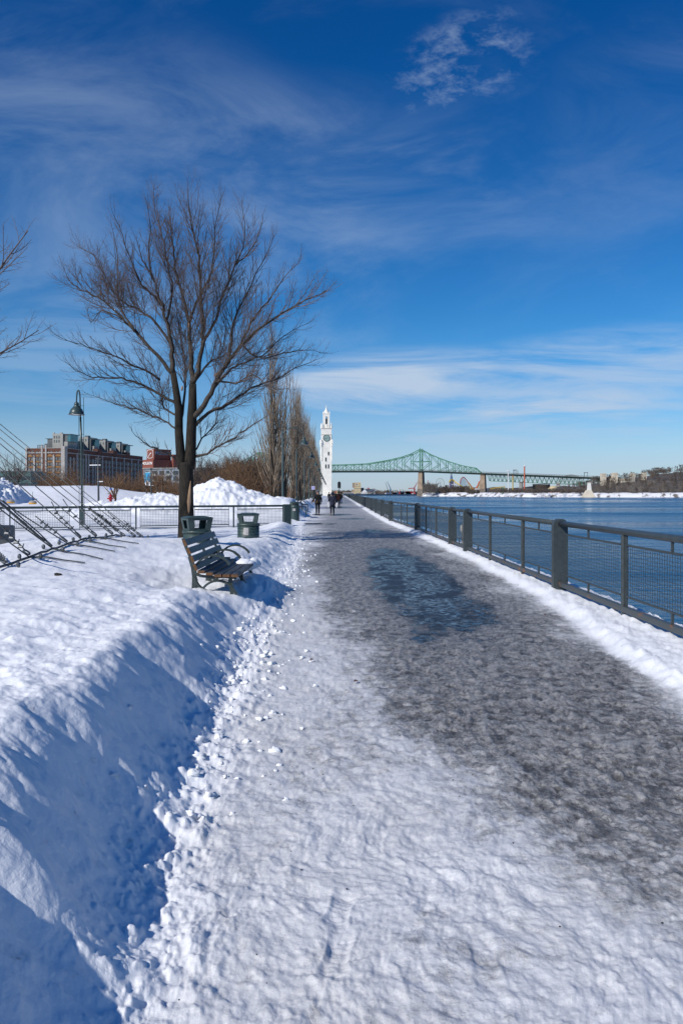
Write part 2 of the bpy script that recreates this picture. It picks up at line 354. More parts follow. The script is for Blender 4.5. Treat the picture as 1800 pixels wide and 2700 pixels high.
    if detail:
        rel = .014*fbm(wx*1.6, wy*1.2, 3, 105)+.012*fbm(wx*6, wy*6, 4, 107)
        rel = rel+slush*(.030*np.maximum(fbm(wx*8, wy*8, 4, 109)-.02, -.06)+.018*fbm(wx*6.5, wy*6.5, 5, 141, gain=.62, bil=True)+.022*fbm(wx*11, wy*10, 4, 143, gain=.68))+(1-slush)*(.010*fbm(wx*11, wy*9, 3, 111)+.018*fbm(wx*8, wy*7.5, 5, 151, gain=.66)+.010*np.maximum(fbm(wx*17, wy*16, 3, 147)-.05, 0))
        rel = rel+(1-slush)*.020*np.maximum(fbm(wx*5, wy*4, 4, 131)-.1, 0)
        # boot prints
        fp = np.zeros_like(X)
        rs = np.random.RandomState(5)
        for k in range(34):
            fy = rs.uniform(1.8, 14) if k > 16 else rs.uniform(1.6, 5); fx = rs.uniform(-.72, 2.2); a = rs.normal(0, .35)
            m_ = (np.abs(X-fx) < .3) & (np.abs(Y-fy) < .3)
            if not m_.any(): continue
            dx = X[m_]-fx; dy = Y[m_]-fy; c_, s_ = math.cos(a), math.sin(a); p = dx*c_+dy*s_; q = -dx*s_+dy*c_
            wdt = .048*(1-.25*np.cos(q*18)); d = (np.abs(p)/wdt)**3+(np.abs(q)/.14)**3; inn = 1/(1+d**3)
            rim = np.exp(-((d-1.6)/.8)**2)
            fp[m_] += (-.014*inn+.005*rim+.0022*np.sin(q*230)*inn)*rs.uniform(.4, 1)
        rel = rel+fp*(1-slush*.6)
        z = z+onp*rel*(1-wet*.85)*np.interp(Y, [0, 25, 60], [1, 1, .6])
    z = z-onp*wet*.008
    return z
def masks(X, Y):
    n1 = fbm(X*1.3, Y*.8, 4, 121); n2 = fbm(X*.5, Y*.35, 3, 123); n3 = fbm(X*5, Y*4, 3, 125)
    def el(cx, cy, rx, ry, s=.35):
        d = np.sqrt(((X-cx)/rx)**2+((Y-cy)/ry)**2)+.35*n1+.18*n3; return 1-ss(1-s, 1+s, d)
    wet = el(1.30, 14.8, .80, 7.0); wet = np.maximum(wet, el(1.5, 10.2, .7, 1.6)*.8)
    for a in ((-.7, 55, 1.7, 2.6), (-.8, 84, 1.6, 6), (-1.2, 38.5, 1.0, 1.3), (1.3, 31, .5, 1.3), (-.6, 120, 1.6, 9), (.7, 46, .9, 1.5)): wet = np.maximum(wet, el(*a, .25)*.95)
    c = np.interp(Y, [0, 2.5, 5, 9, 13, 24, 40], [1.9, 1.75, 1.45, 1.35, 1.15, .95, .5])
    hw = np.interp(Y, [0, 2.6, 3.6, 5, 9, 13, 16, 24, 40], [.6, .7, .95, 1.15, 1.45, 1.85, 2.0, 2.0, 2.2])
    amp = np.interp(Y, [0, 2.4, 3.2, 4.6, 9, 24, 30, 60], [.2, .38, .6, 1, 1, .95, .75, .5])
    d = np.abs(X-c)/hw+.38*n1+.25*n2
    slush = (1-ss(.45, 1.35, d))*amp
    slush = np.maximum(slush, .42*ss(-.1, .5, n2+.25+.4*n1)*ss(-1.1, .3, X)*ss(2.0, 4.0, Y)); slush = np.maximum(slush, .30*ss(-.1, .3, n1)*ss(-1, .2, X))
    return np.clip(wet, 0, 1), np.clip(slush, 0, 1), n1, n2
def gz(x, y): return float(height(np.array([float(x)]), np.array([float(y)]), False)[0])
# rows
rows = list(np.linspace(-14, 1.1, 14)); y = 1.3
while y < 440:
    rows.append(y); y += (min(max(y*y/1182*1.15, .008), .16) if y < 76 else .8) if y < 120 else y*.03
rows += [445.0]
rows = np.array(rows)
tcen = np.concatenate([np.linspace(-.50, .50, 640)])
tl = -.50-np.cumsum(np.geomspace(.0018, .35, 95)); tr = .50+np.cumsum(np.geomspace(.0018, .2, 60))
ts = np.concatenate([tl[::-1], tcen, tr])
YY, TT = np.meshgrid(rows, ts, indexing='ij')
XX = TT*(np.maximum(YY, 1.1)+.55)
EX = edge_x(YY); inside = XX < EX; XX = np.minimum(XX, EX)
ZZ = height(XX, YY)
wet, slush, n1, n2 = masks(XX, YY)
e_ = np.interp(YY, YL, XLv)+.10*fbm(XX*.2, YY*.9, 3, 5)-XX
XRr = np.interp(YY, YR, XRv)+.14*fbm(XX*.4, YY*.8, 3, 91)+.05*fbm(XX*2, YY*3.5, 3, 93)
onp = (1-ss(-.25, .12, e_))*(1-ss(-.12, .12, XX-XRr))
wet = wet*onp; slush = slush*onp; slush = np.maximum(slush, .75*np.clip(1-np.hypot((XX+34.8)/4.2, (YY-66)/6), 0, 1)*ss(-.1, .3, fbm(XX*.9, YY*.9, 4, 67)+.1)*1.6); slush = np.clip(slush, 0, 1)
nr, nc = XX.shape
print('ground', nr, nc)
co = np.stack([XX, YY, ZZ], -1).reshape(-1, 3)
idx = np.arange(nr*nc).reshape(nr, nc)
q = np.stack([idx[:-1, :-1], idx[:-1, 1:], idx[1:, 1:], idx[1:, :-1]], -1).reshape(-1, 4)
keep = (inside[:-1, :-1] | inside[1:, :-1]).reshape(-1)
pathf = ((e_ < 0) & (XX < XRr)).astype(float); pf = (pathf[:-1, :-1]*pathf[1:, 1:]).reshape(-1) > 0
def np_mesh(name, q, mats, attrs):
    us, inv = np.unique(q.reshape(-1), return_inverse=True); me = bpy.data.meshes.new(name)
    me.vertices.add(len(us)); me.vertices.foreach_set('co', co[us].reshape(-1).astype(np.float32))
    me.loops.add(len(inv)); me.loops.foreach_set('vertex_index', inv.astype(np.int32))
    me.polygons.add(len(q)); me.polygons.foreach_set('loop_start', np.arange(0, len(inv), 4, dtype=np.int32)); me.polygons.foreach_set('loop_total', np.full(len(q), 4, dtype=np.int32))
    me.update(calc_edges=True)
    for k, a in attrs.items():
        at = me.attributes.new(k, 'FLOAT', 'POINT'); at.data.foreach_set('value', a.reshape(-1)[us].astype(np.float32))
    me.materials.append(mats); me.shade_smooth(); me.validate(); o = bpy.data.objects.new(name, me); col.objects.link(o); return o
def ground_mat():
    m = bpy.data.materials.new('snow_and_slush'); m.use_nodes = True; t = m.node_tree; b = t.nodes['Principled BSDF']; n = t.nodes; l = t.links
    def mk(ty, **k):
        q = n.new(ty)
        for a, c in k.items(): setattr(q, a, c)
        return q
    def at(nm): q = mk('ShaderNodeAttribute', attribute_name=nm); return q.outputs['Fac']
    def mm(op, a, c=None, cl=False):
        q = mk('ShaderNodeMath', operation=op, use_clamp=cl)
        for i, v_ in enumerate((a, c)):
            if v_ is None: continue
            if isinstance(v_, (int, float)): q.inputs[i].default_value = v_
            else: l.new(v_, q.inputs[i])
        return q.outputs[0]
    def noise(sc_, det, st=(1, 1, 1), ro=.6, dist=0):
        mp = mk('ShaderNodeMapping'); mp.inputs['Scale'].default_value = st; l.new(co_.outputs['Object'], mp.inputs[0])
        q = mk('ShaderNodeTexNoise'); q.inputs['Scale'].default_value = sc_; q.inputs['Detail'].default_value = det; q.inputs['Roughness'].default_value = ro; q.inputs['Distortion'].default_value = dist; l.new(mp.outputs[0], q.inputs[0]); return q.outputs[0]
    def rng(v_, a, c, d=0.0, e=1.0):
        q = mk('ShaderNodeMapRange', interpolation_type='SMOOTHSTEP'); l.new(v_, q.inputs[0])
        for i, w_ in enumerate((a, c, d, e)): q.inputs[i+1].default_value = w_
        return q.outputs[0]
    def mix(f, a, c):
        q = mk('ShaderNodeMix', data_type='RGBA')
        if isinstance(f, float): q.inputs[0].default_value = f
        else: l.new(f, q.inputs[0])
        for i, v_ in ((6, a), (7, c)):
            if isinstance(v_, tuple): q.inputs[i].default_value = v_+(1,)
            else: l.new(v_, q.inputs[i])
        return q.outputs[2]
    co_ = mk('ShaderNodeTexCoord')
    lumps = noise(9, 6, (1, .8, 1), .62, .5); fine_ = noise(42, 5, (1, 1, 1), .65); big = noise(1.1, 5, (1, .7, 1), .6); grit = noise(160, 2)
    snow = mix(rng(big, .35, .65), (.76, .78, .82), (.81, .825, .85))
    tw = mix(rng(lumps, .3, .7), (.55, .565, .595), (.70, .71, .73)); tw = mix(rng(big, .4, .62), tw, (.60, .605, .615)); snow = mix(at('trod'), snow, tw)
    dirt_shade = mix(rng(lumps, .38, .60), (.030, .029, .029), (.28, .275, .27))
    dirt_shade = mix(rng(fine_, .35, .65), dirt_shade, mix(.5, dirt_shade, (.12, .118, .116)))
    s = at('slush'); wv = at('wet'); rel = at('rel')
    relm = rng(rel, -.006, .018)       # lit lumps and shaded hollows put into the dirty slush colour by relief
    dirt_shade = mix(mm('MULTIPLY', relm, .85), dirt_shade, (.36, .357, .355))
    crisp = noise(30, 7, (1, 1, 1), .78); crisp2 = noise(8.5, 8, (1, .9, 1), .74, .2)
    dirt_shade = mix(mm('MULTIPLY', rng(crisp, .44, .54, 1, 0), .6), dirt_shade, (.02, .02, .02)); dirt_shade = mix(mm('MULTIPLY', rng(crisp2, .50, .57), .62), dirt_shade, (.36, .355, .35))
    snow = mix(mm('MULTIPLY', mm('MULTIPLY', rng(crisp, .40, .52, 1, 0), at('trod')), .30), snow, (.36, .37, .39))
    f = rng(mm('ADD', s, mm('ADD', mm('MULTIPLY', mm('SUBTRACT', lumps, .5), .8), mm('MULTIPLY', mm('SUBTRACT', .5, crisp2), 1.3))), .10, .80)
    c = mix(mm('MULTIPLY', f, .97), snow, dirt_shade)
    br = mk('ShaderNodeTexBrick'); br.inputs['Scale'].default_value = 5.0; br.inputs['Color1'].default_value = (.026, .027, .03, 1); br.inputs['Color2'].default_value = (.015, .016, .018, 1); br.inputs['Mortar'].default_value = (.012, .012, .012, 1); br.inputs['Mortar Size'].default_value = .03; l.new(co_.outputs['Object'], br.inputs[0])
    wf = rng(mm('ADD', wv, mm('ADD', mm('MULTIPLY', mm('SUBTRACT', lumps, .5), 1.9), mm('MULTIPLY', mm('SUBTRACT', fine_, .5), 1.3))), .40, .80)
    c = mix(wf, c, br.outputs[0])
    gr = rng(grit, .78, .84); c = mix(mm('MULTIPLY', mm('MULTIPLY', gr, rng(big, .45, .7)), .5), c, (.12, .1, .08))
    l.new(c, b.inputs['Base Color'])
    film = mm('MULTIPLY', wf, mm('MULTIPLY', rng(noise(15, 5, (.7, 1.3, 1), .75),   .485, .54), rng(noise(1.6, 3, (1, .7, 1)), .40, .5, .25, 1.0)))
    r1 = mm('SUBTRACT', .72, mm('MULTIPLY', f, .2)); r2 = mm('ADD', mm('MULTIPLY', mm('SUBTRACT', 1.0, wf), r1), mm('MULTIPLY', wf, mm('SUBTRACT', .5, mm('MULTIPLY', film, .44))))
    l.new(r2, b.inputs['Roughness']); b.inputs['Specular IOR Level'].default_value = .4
    b1 = mk('ShaderNodeBump'); b1.inputs['Strength'].default_value = .55; b1.inputs['Distance'].default_value = .018
    hh = mm('ADD', mm('MULTIPLY', fine_, .8), mm('MULTIPLY', lumps, 1.1)); l.new(hh, b1.inputs['Height'])
    st_ = mm('ADD', .34, mm('MULTIPLY', f, .6)); st2 = mm('MULTIPLY', st_, mm('SUBTRACT', 1.0, mm('MULTIPLY', film, .93))); l.new(st2, b1.inputs['Strength'])
    l.new(b1.outputs[0], b.inputs['Normal'])
    return m
GM = ground_mat()
smo = height(XX, YY, False); rel = np.where(onp > 0, ZZ-smo, 0)
at_ = dict(wet=wet, slush=slush, rel=rel, trod=onp)
tag(np_mesh('path', q[keep & pf], GM, at_), kind='structure')
tag(np_mesh('snow_ground', q[keep & ~pf], GM, at_), kind='structure')
# quay wall below the edge, port land behind the tower, river, far shores
m = MB(); ys = [-14, 0, 8, 30.3, 33.5, 40, 64, 150, 300, 445]
for a, b in zip(ys[:-1], ys[1:]):
    xa, xb = float(edge_x(a)), float(edge_x(b))
    m.add([(xa-.6, a, .02), (xa, a, .02), (xa, a, -7), (xa-.6, a, -7), (xb-.6, b, .02), (xb, b, .02), (xb, b, -7), (xb-.6, b, -7)], [(0, 1, 5, 4), (1, 2, 6, 5)])
m.add([(-60, 445, .3), (float(edge_x(445)), 445, .02), (float(edge_x(445)), 445, -7), (-60, 445, -7)], [(3, 2, 1, 0)])
tag(m.build('quay_wall', 'quay'), kind='structure')
m = MB(); m.add([(-1500, 440, -.3), (-60, 440, -.3), (-60, 700, -.3), (-300, 1100, -.3), (-1500, 1100, -.3), (-60, 440, -7), (-60, 700, -7), (-300, 1100, -7)], [(0, 1, 2, 3, 4), (1, 5, 6, 2), (2, 6, 7, 3)])
tag(m.build('port_ground', 'snow_obj'), kind='structure')
m = bpy.data.materials.new('river'); m.use_nodes = True; t = m.node_tree; b = t.nodes['Principled BSDF']
b.inputs['Base Color'].default_value = (.002, .08, .19, 1); b.inputs['Roughness'].default_value = .12; b.inputs['IOR'].default_value = 1.33
co_ = t.nodes.new('ShaderNodeTexCoord')
def wn(s, det, scl):
    mp = t.nodes.new('ShaderNodeMapping'); mp.inputs['Scale'].default_value = scl; t.links.new(co_.outputs['Object'], mp.inputs[0]); q_ = t.nodes.new('ShaderNodeTexNoise'); q_.inputs['Scale'].default_value = s; q_.inputs['Detail'].default_value = det; q_.inputs['Roughness'].default_value = .6; t.links.new(mp.outputs[0], q_.inputs[0]); return q_.outputs[0]
a1 = wn(.8, 6, (.5, 1, 1)); a2 = wn(.17, 5, (.35, 1, 1)); a3 = wn(.02, 4, (.35, 1.2, 1))
ad = t.nodes.new('ShaderNodeMath'); ad.operation = 'MULTIPLY_ADD'; t.links.new(a2, ad.inputs[0]); ad.inputs[1].default_value = 5.0; t.links.new(a1, ad.inputs[2])
mr = t.nodes.new('ShaderNodeMapRange'); t.links.new(a3, mr.inputs[0]); mr.inputs[1].default_value = .38; mr.inputs[2].default_value = .62; mr.inputs[3].default_value = .12; mr.inputs[4].default_value = 1.0
bp = t.nodes.new('ShaderNodeBump'); bp.inputs['Distance'].default_value = .95; t.links.new(mr.outputs[0], bp.inputs['Strength']); t.links.new(ad.outputs[0], bp.inputs['Height']); t.links.new(bp.outputs[0], b.inputs['Normal'])
rr_ = t.nodes.new('ShaderNodeMapRange'); t.links.new(a3, rr_.inputs[0]); rr_.inputs[1].default_value = .4; rr_.inputs[2].default_value = .6; rr_.inputs[3].default_value = .05; rr_.inputs[4].default_value = .3; t.links.new(rr_.outputs[0], b.inputs['Roughness'])
MT['river'] = m
WZ = -5.0
m = MB(); m.add([(-6000, -200, WZ), (9000, -200, WZ), (9000, 9000, WZ), (-6000, 9000, WZ)], [(0, 1, 2, 3)])
tag(m.build('river_water', 'river'), kind='structure')
def shore_mat():
    m = M('snowy_shore', (.2, .17, .15), .9, 0, .4, .09); t = m.node_tree; r = [n for n in t.nodes if n.type == 'VALTORGB'][0]
    r.color_ramp.elements[0].position = .38; r.color_ramp.elements[0].color = (.16, .14, .12, 1); r.color_ramp.elements[1].position = .46; r.color_ramp.elements[1].color = (.75, .75, .77, 1); return m
MT['shore'] = shore_mat()
# island: front shoreline from left tip to right
SH = [(160, 1480), (200, 1450), (250, 1410), (262, 1260), (300, 1160), (400, 1120), (600, 1080), (900, 1050), (1600, 1000)]
def island():
    n = 220; vs = []; fs = []; rowsd = [(0, WZ-.5), (3, -3.6), (9, .2), (22, 2.2), (60, 2.5), (110, 4), (190, 9), (300, 14), (700, 10)]
    xs = np.interp(np.linspace(0, len(SH)-1, n), range(len(SH)), [a[0] for a in SH]); yv = np.interp(np.linspace(0, len(SH)-1, n), range(len(SH)), [a[1] for a in SH])
    for i in range(n):
        for d, z in rowsd:
            k = float(np.clip((xs[i]-290)/260, 0, 1)); k = k*k*(3-2*k); fx = xs[i]+d*.42; fy = yv[i]+d
            hz_ = z+(0 if d < 60 else k*{60: 8, 110: 17, 190: 25, 300: 29, 700: 20}.get(d, 0))
            if d > 0: hz_ += (gn(np.array([xs[i]*.05]), np.array([d*.07]), 7)[0])*(.9 if d < 60 else 2.5)
            vs.append((fx, fy, hz_))
    w_ = len(rowsd)
    for i in range(n-1):
        for j in range(w_-1): fs.append((i*w_+j, (i+1)*w_+j, (i+1)*w_+j+1, i*w_+j+1))
    return MB().add(vs, fs)
isl = island(); MT['forest'] = M('forest_floor', (.075, .06, .05), .95, 0, .4, .05, c2=(.13, .11, .095))
n_isl = len(isl.f); o = isl.build('island_ground', 'shore', smooth=True); o.data.materials.append(MT['forest'])
for i, p in enumerate(o.data.polygons):
    if i % 8 >= 3: p.material_index = 1
tag(o, kind='structure')
m = MB(); m.bb(-1200, 500, 2350, 3400, -7, -1.0); tag(m.build('far_shore', 'shore'), kind='structure')
def isl_z(x, y):
    best = min(isl.v, key=lambda p: (p[0]-x)**2+(p[1]-y)**2); return best[2]
# ------------------------------------------------------------------ clock tower
def clock_tower():
    Y = 377; t = thing('clock_tower', 'tall white stone clock tower with a pinnacled belfry at the end of the quay', 'clock tower', (px(860, Y), Y, 0), R(5))
    W = 2.55                      # half width of the shaft
    H = lambda y: pz(y, Y)
    m = MB(); m.bb(-W, W, -W, W, -1, H(1163)); m.bb(-W-.35, W+.35, -W-.35, W+.35, -1, 2.2)
    for sx_ in (-1, 1):
        for sy_ in (-1, 1): m.box((sx_*(W+.02), sy_*(W+.02), H(1172)/2+9), (.5, .5, H(1172)-18))
    m.build('shaft', 'white_stone', t)
    # corner scroll brackets under the clock stage
    m = MB()
    for sx_ in (-1, 1):
        for sy_ in (-1, 1): m = MB(); m.box((sx_*(W+.25), sy_*(W+.25), H(1165)), (.9, .9, 2.0), 0, .6); m.box((sx_*(W+.2), sy_*(W+.2), H(1172)), (.6, .6, 1.8)); m.build('corner_bracket', 'white_stone', t)
    m = MB(); m.bb(-W+.05, W-.05, -W+.05, W-.05, H(1163), H(1131)); m.build('clock_stage', 'white_stone', t)
    m = MB(); m.bb(-W-.2, W+.2, -W-.2, W+.2, H(1131), H(1129)); m.bb(-W-.12, W+.12, -W-.12, W+.12, H(1147), H(1146)); m.bb(-W+.4, W-.4, -W-.16, W+.16, H(1147.5), H(1145.5)); m.build('cornice', 'stone_edge', t)
    m = MB()
    for sx_ in (-1, 1):
        for sy_ in (-1, 1):
            cx_, cy_ = sx_*(W-.15), sy_*(W-.15); m = MB(); m.lathe([(.42, 0), (.42, .9), (.28, 1.0), (.34, 1.6), (.2, 1.9), (.24, 2.2), (.05, 2.6)], 8, (cx_, cy_, H(1129))); m.build('corner_urn', 'white_stone', t)
    w2 = 1.62; m = MB(); z0, z1 = H(1129), H(1092)
    # open belfry with an arch opening on every side
    for sx_ in (-1, 1):
        for sy_ in (-1, 1): m.box((sx_*(w2-.55), sy_*(w2-.55), (z0+z1)/2), (1.1, 1.1, z1-z0))
    for k in range(4):
        a = k*math.pi/2; c_, s_ = math.cos(a), math.sin(a)
        for zz, hh in ((z0+.9, 1.8), (z1-.7, 1.4)):
            m.box((c_*0+s_*(w2-.3)*1, -c_*(w2-.3), zz), (1.1, .5, hh), a)
        m.prism([(-1.1, z0), (1.1, z0), (0, z0+2.2)], -w2-.35, -w2) if k == 0 else None
    m.bb(-.9, .9, -.9, .9, z0, z0+1.2); m.build('belfry', 'white_stone', t)
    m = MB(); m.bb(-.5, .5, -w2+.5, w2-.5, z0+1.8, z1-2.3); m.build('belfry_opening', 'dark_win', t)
    m = MB(); m.bb(-w2-.15, w2+.15, -w2-.15, w2+.15, z1, z1+.25)
    for sx_ in (-1, 1):
        for sy_ in (-1, 1): m.box((sx_*(w2-.1), sy_*(w2-.1), z1+.7), (.55, .55, 1.1), 0, .5)
    m.lathe([(1.75, .25), (1.5, .8), (1.05, 1.3), (.8, 1.9), (.55, 2.1), (.4, 2.9), (.2, 3.3), (.12, 4.1), (.0, 4.9)], 8, (0, 0, z1), R(22.5)); m.build('spire', 'white_stone', t)
    for a in (0, 1, 2, 3):
        rt = a*math.pi/2; zc = H(1156); r = 1.68
        def fr(x, y, z): c_, s_ = math.cos(rt), math.sin(rt); return (x*c_-y*s_, x*s_+y*c_, z)
        def disk(rad, d0, d1, n=40):
            q_ = MB(); vs = [fr(rad*math.cos(2*math.pi*i/n), -W-d1, zc+rad*math.sin(2*math.pi*i/n)) for i in range(n)]+[fr(rad*math.cos(2*math.pi*i/n), -W-d0, zc+rad*math.sin(2*math.pi*i/n)) for i in range(n)]
            q_.add(vs, [tuple(range(n)), tuple(range(2*n-1, n-1, -1))]+[(i, n+i, n+(i+1) % n, (i+1) % n) for i in range(n)]); return q_
        if a > 1: continue
        f = disk(r, -.1, .06).build('clock_face', 'clock', t)
        q_ = MB(); q_.tube([fr((r-.02)*math.cos(i*math.pi/24), -W-.1, zc+(r-.02)*math.sin(i*math.pi/24)) for i in range(49)], .1, 6, False)
        q_.tube([fr(.75*math.cos(i*math.pi/24), -W-.08, zc+.75*math.sin(i*math.pi/24)) for i in range(49)], .025, 4, False)
        for k in range(12):
            g = k*math.pi/6
            q_.bar(fr(1.08*math.sin(g), -W-.09, zc+1.08*math.cos(g)), fr(1.52*math.sin(g), -W-.09, zc+1.52*math.cos(g)), .17, .04)
        q_.build('numeral_ring', 'clock_d', f)
        hm = MB(); 
        for g, ln, wd in ((R(80), .95, .16), (R(244), 1.45, .12)): hm.bar(fr(-.25*math.sin(g), -W-.13, zc-.25*math.cos(g)), fr(ln*math.sin(g), -W-.13, zc+ln*math.cos(g)), wd, .04)
        hm.build('clock_hands', 'clock_d', f)
    for x, y0, y1 in ((.98, 1192, 1200.5), (-.38, 1207, 1217), (-.38, 1225, 1235), (.98, 1225, 1235)):
        f = MB(); z0_, z1_ = H(y1), H(y0); f.bb(x-.36, x+.36, -W-.05, -W+.3, z0_, z1_)
        o = f.build('window', 'dark_win', t)
        s = MB(); s.bb(x-.45, x+.45, -W-.14, -W, z0_-.18, z0_); s.build('sill', 'stone_edge', o)
    m = MB()
    for k in range(5): m.bb(W, W+.3, -1.2, 1.2, H(1270+k*4), H(1269+k*4))
    m.bb(W+.02, W+.12, -.9, .9, H(1288), H(1266)); m.build('side_grille', 'clock_d', t)
clock_tower()
# ------------------------------------------------------------------ bridge
def bridge():
    O = Vector((165.3, 1535, 0)); D = Vector((.949, -.315, 0)); Nn = Vector((.315, .949, 0))
    t = thing('truss_bridge', 'green steel cantilever bridge with a peaked truss crossing the river behind the tower', 'bridge', O, math.atan2(D.y, D.x))
    def s_of(x): k = (x-HX)/F; return (k*O.y-O.x)/(D.x-k*D.y)
    def zz(x, y): s = s_of(x); return EYE+(HY-y)/F*(O.y+D.y*s)
    dk = [(-560, 49), (-182, 49.5), (0, 48.2), (127, 42.2), (370, 30.6), (470, 26)]
    def dz(s): return float(np.interp(s, [a[0] for a in dk], [a[1] for a in dk]))
    top = [(873, 1226.8), (919, 1225.5), (971, 1223.2), (1023.4, 1214.5), (1062, 1205.8), (1085, 1198), (1109.5, 1185.2), (1134, 1198.5), (1157, 1208), (1178, 1215.7), (1196, 1221.5), (1211, 1226), (1225.7, 1229.4), (1240, 1232), (1252.7, 1234)]
    ts = [s_of(a[0]) for a in top]; tz = [zz(*a) for a in top]
    def tzs(s):
        if s < -182: s = -364-s
        return float(np.interp(s, ts, tz))
    vx = [887, 908, 929, 950, 971, 993.5, 1008, 1024, 1042, 1063, 1085.5, 1109.7, 1134, 1157, 1178, 1196, 1212, 1226, 1240, 1252.7]
    vsr = [s_of(a) for a in vx]; left = sorted(-364-s for s in vsr if s > -182)
    ver = left+vsr; end = s_of(1267.7); endl = -364-end
    fr = MB(); th = MB()
    for off in (-11, 11):
        P = lambda s, z: (s, off, z)
        ch = [endl]+ver+[end]; pts = [(endl, dz(endl))]+[(s, tzs(s)) for s in ver]+[(end, dz(end))]
        for a, b in zip(pts[:-1], pts[1:]): fr.bar(P(*a), P(*b), 1.7)
        for s in ver: 
            pk = abs(s) < 3 or abs(s+364) < 3
            fr.bar(P(s, dz(s)), P(s, tzs(s)), 2.6 if pk else 1.15)
        for i in range(len(ver)-1):
            a, b = ver[i], ver[i+1]; mid_ = (a+b)/2; h = min(tzs(a), tzs(b))-dz(mid_)
            tow = 1 if (abs(b) > 3 and (b < -364 or (-182 < b < 1))) or (-364 > b) else 0
            if a < -364+3 or -182 < a < -3: up_s, dn_s = (b, a)
            else: up_s, dn_s = (a, b)
            if -364 <= a < -182: up_s, dn_s = (a, b)
            if h > 16:       # main diagonal with a secondary K brace
                fr.bar(P(up_s, tzs(up_s)), P(dn_s, dz(dn_s)+h*.48), .95); th.bar(P(dn_s, dz(dn_s)+h*.48), P(up_s, dz(up_s)), 1.1)
            else:
                fr.bar(P(up_s, dz(up_s)), P(dn_s, tzs(dn_s)), 1.0); th.bar(P(up_s, tzs(up_s)), P(dn_s, dz(dn_s)), .5)
        for c_ in (0, -364):
            i = min(range(len(ver)), key=lambda k: abs(ver[k]-c_)); zb = dz(c_)+18.5
            if 0 < i < len(ver)-1: th.bar(P(ver[i-1], zb), P(ver[i+1], zb), 1.2)
    for s in ver: th.bar((s, -11, tzs(s)), (s, 11, tzs(s)), .8)
    fr.lathe([(1.0, 0), (.5, 2.2), (.1, 4)], 8, (0, -11, tzs(0))); fr.lathe([(1.0, 0), (.5, 2.2), (.1, 4)], 8, (0, 11, tzs(0)))
    fr.build('truss', 'bridge', t); th.build('bracing', 'bridge', t)
    m = MB(); lo = MB(); ra = MB()
    xs = [-560, -364, -182, 0, 127, 250, 370, 470]
    for a, b in zip(xs[:-1], xs[1:]):
        za, zb = dz(a), dz(b)
        for q_, z_, h_, y_ in ((m, 0, 1.6, 15), (lo, -2.0, 1.6, 12)):
            q_.add([(a, -y_, za+z_), (a, y_, za+z_), (a, y_, za+z_-h_), (a, -y_, za+z_-h_), (b, -y_, zb+z_), (b, y_, zb+z_), (b, y_, zb+z_-h_), (b, -y_, zb+z_-h_)], [(0, 4, 5, 1), (3, 2, 6, 7), (0, 3, 7, 4), (1, 5, 6, 2)])
        for off in (-15, 15): ra.bar((a, off, za+1.9), (b, off, zb+1.9), .35)
    s = -200
    while s < 460:
        for off in (-15, 15): ra.bar((s, off, dz(s)-.1), (s, off, dz(s)+1.9), .3)
        s += 5
    m.build('roadway', 'bridge_dk', t); lo.build('floor_beam', 'bridge', t); ra.build('railing', 'bridge_dk', t)
    # deck trusses of the right approach
    spans = [s_of(1285), s_of(1372.9), s_of(1470.7), s_of(1560), s_of(1612)]
    for k, (a, b) in enumerate(zip(spans[:-1], spans[1:])):
        n = 8 if k < 3 else 4; hgt = 12.2
        for off in (-9, 9):
            m = MB()
            for i in range(n):
                s0, s1 = a+(b-a)*i/n, a+(b-a)*(i+1)/n; mid_ = (s0+s1)/2; z0, z1, zm = dz(s0)-3.5, dz(s1)-3.5, dz(mid_)-3.5-hgt
                m.bar((s0, off, z0), (mid_, off, zm), .75); m.bar((mid_, off, zm), (s1, off, z1), .75); m.bar((mid_, off, zm), (mid_, off, zm+hgt), .4)
                if i < n-1: m.bar((mid_, off, zm), (mid_+(s1-s0), off, dz(mid_+s1-s0)-3.5-hgt), .8)
            m.build('deck_truss', 'bridge', t)
    for s, w_, base, lab in ((0, 8.5, WZ-1, 1), (-364, 8.5, WZ-1, 1), (127, 9, WZ-1, 1)):
        zt = dz(s)-3.6
        m = MB(); m.box((s, 0, (zt+10)/2), (w_*1.18, 26, zt-10), 0, .82); m.box((s, 0, zt+.3), (w_*1.12, 25, 1.2)); m.build('pier', 'pier', t)
        q_ = MB(); q_.box((s, 0, (10+base)/2), (w_*1.5, 30, 10-base), 0, .86); q_.build('pier_footing', 'pier_lo', t)
    for x in (1372.9, 1470.7):
        s = s_of(x); zt = dz(s)-15.5; m = MB(); m.box((s, 0, zt/2), (6.6, 22, zt+2), 0, .9); m.box((s, 0, zt+.4), (7.6, 23, 1.6)); m.build('pier', 'concrete', t)
    for x in (1358.6, 1543.5):        # sign gantries on the deck
        s = s_of(x); m = MB(); z = dz(s)
        for off in (-14, 14): m.bar((s-3, off, z), (s-3, off, z+8), .7); m.bar((s+3, off, z), (s+3, off, z+8), .7)
        m.bar((s-3, -14, z+8), (s-3, 14, z+8), 1.0); m.bar((s-4, -14, z+8), (s+4, -14, z+8), .9); m.build('gantry', 'clock_d', t)
    return s_of, dz
bridge()
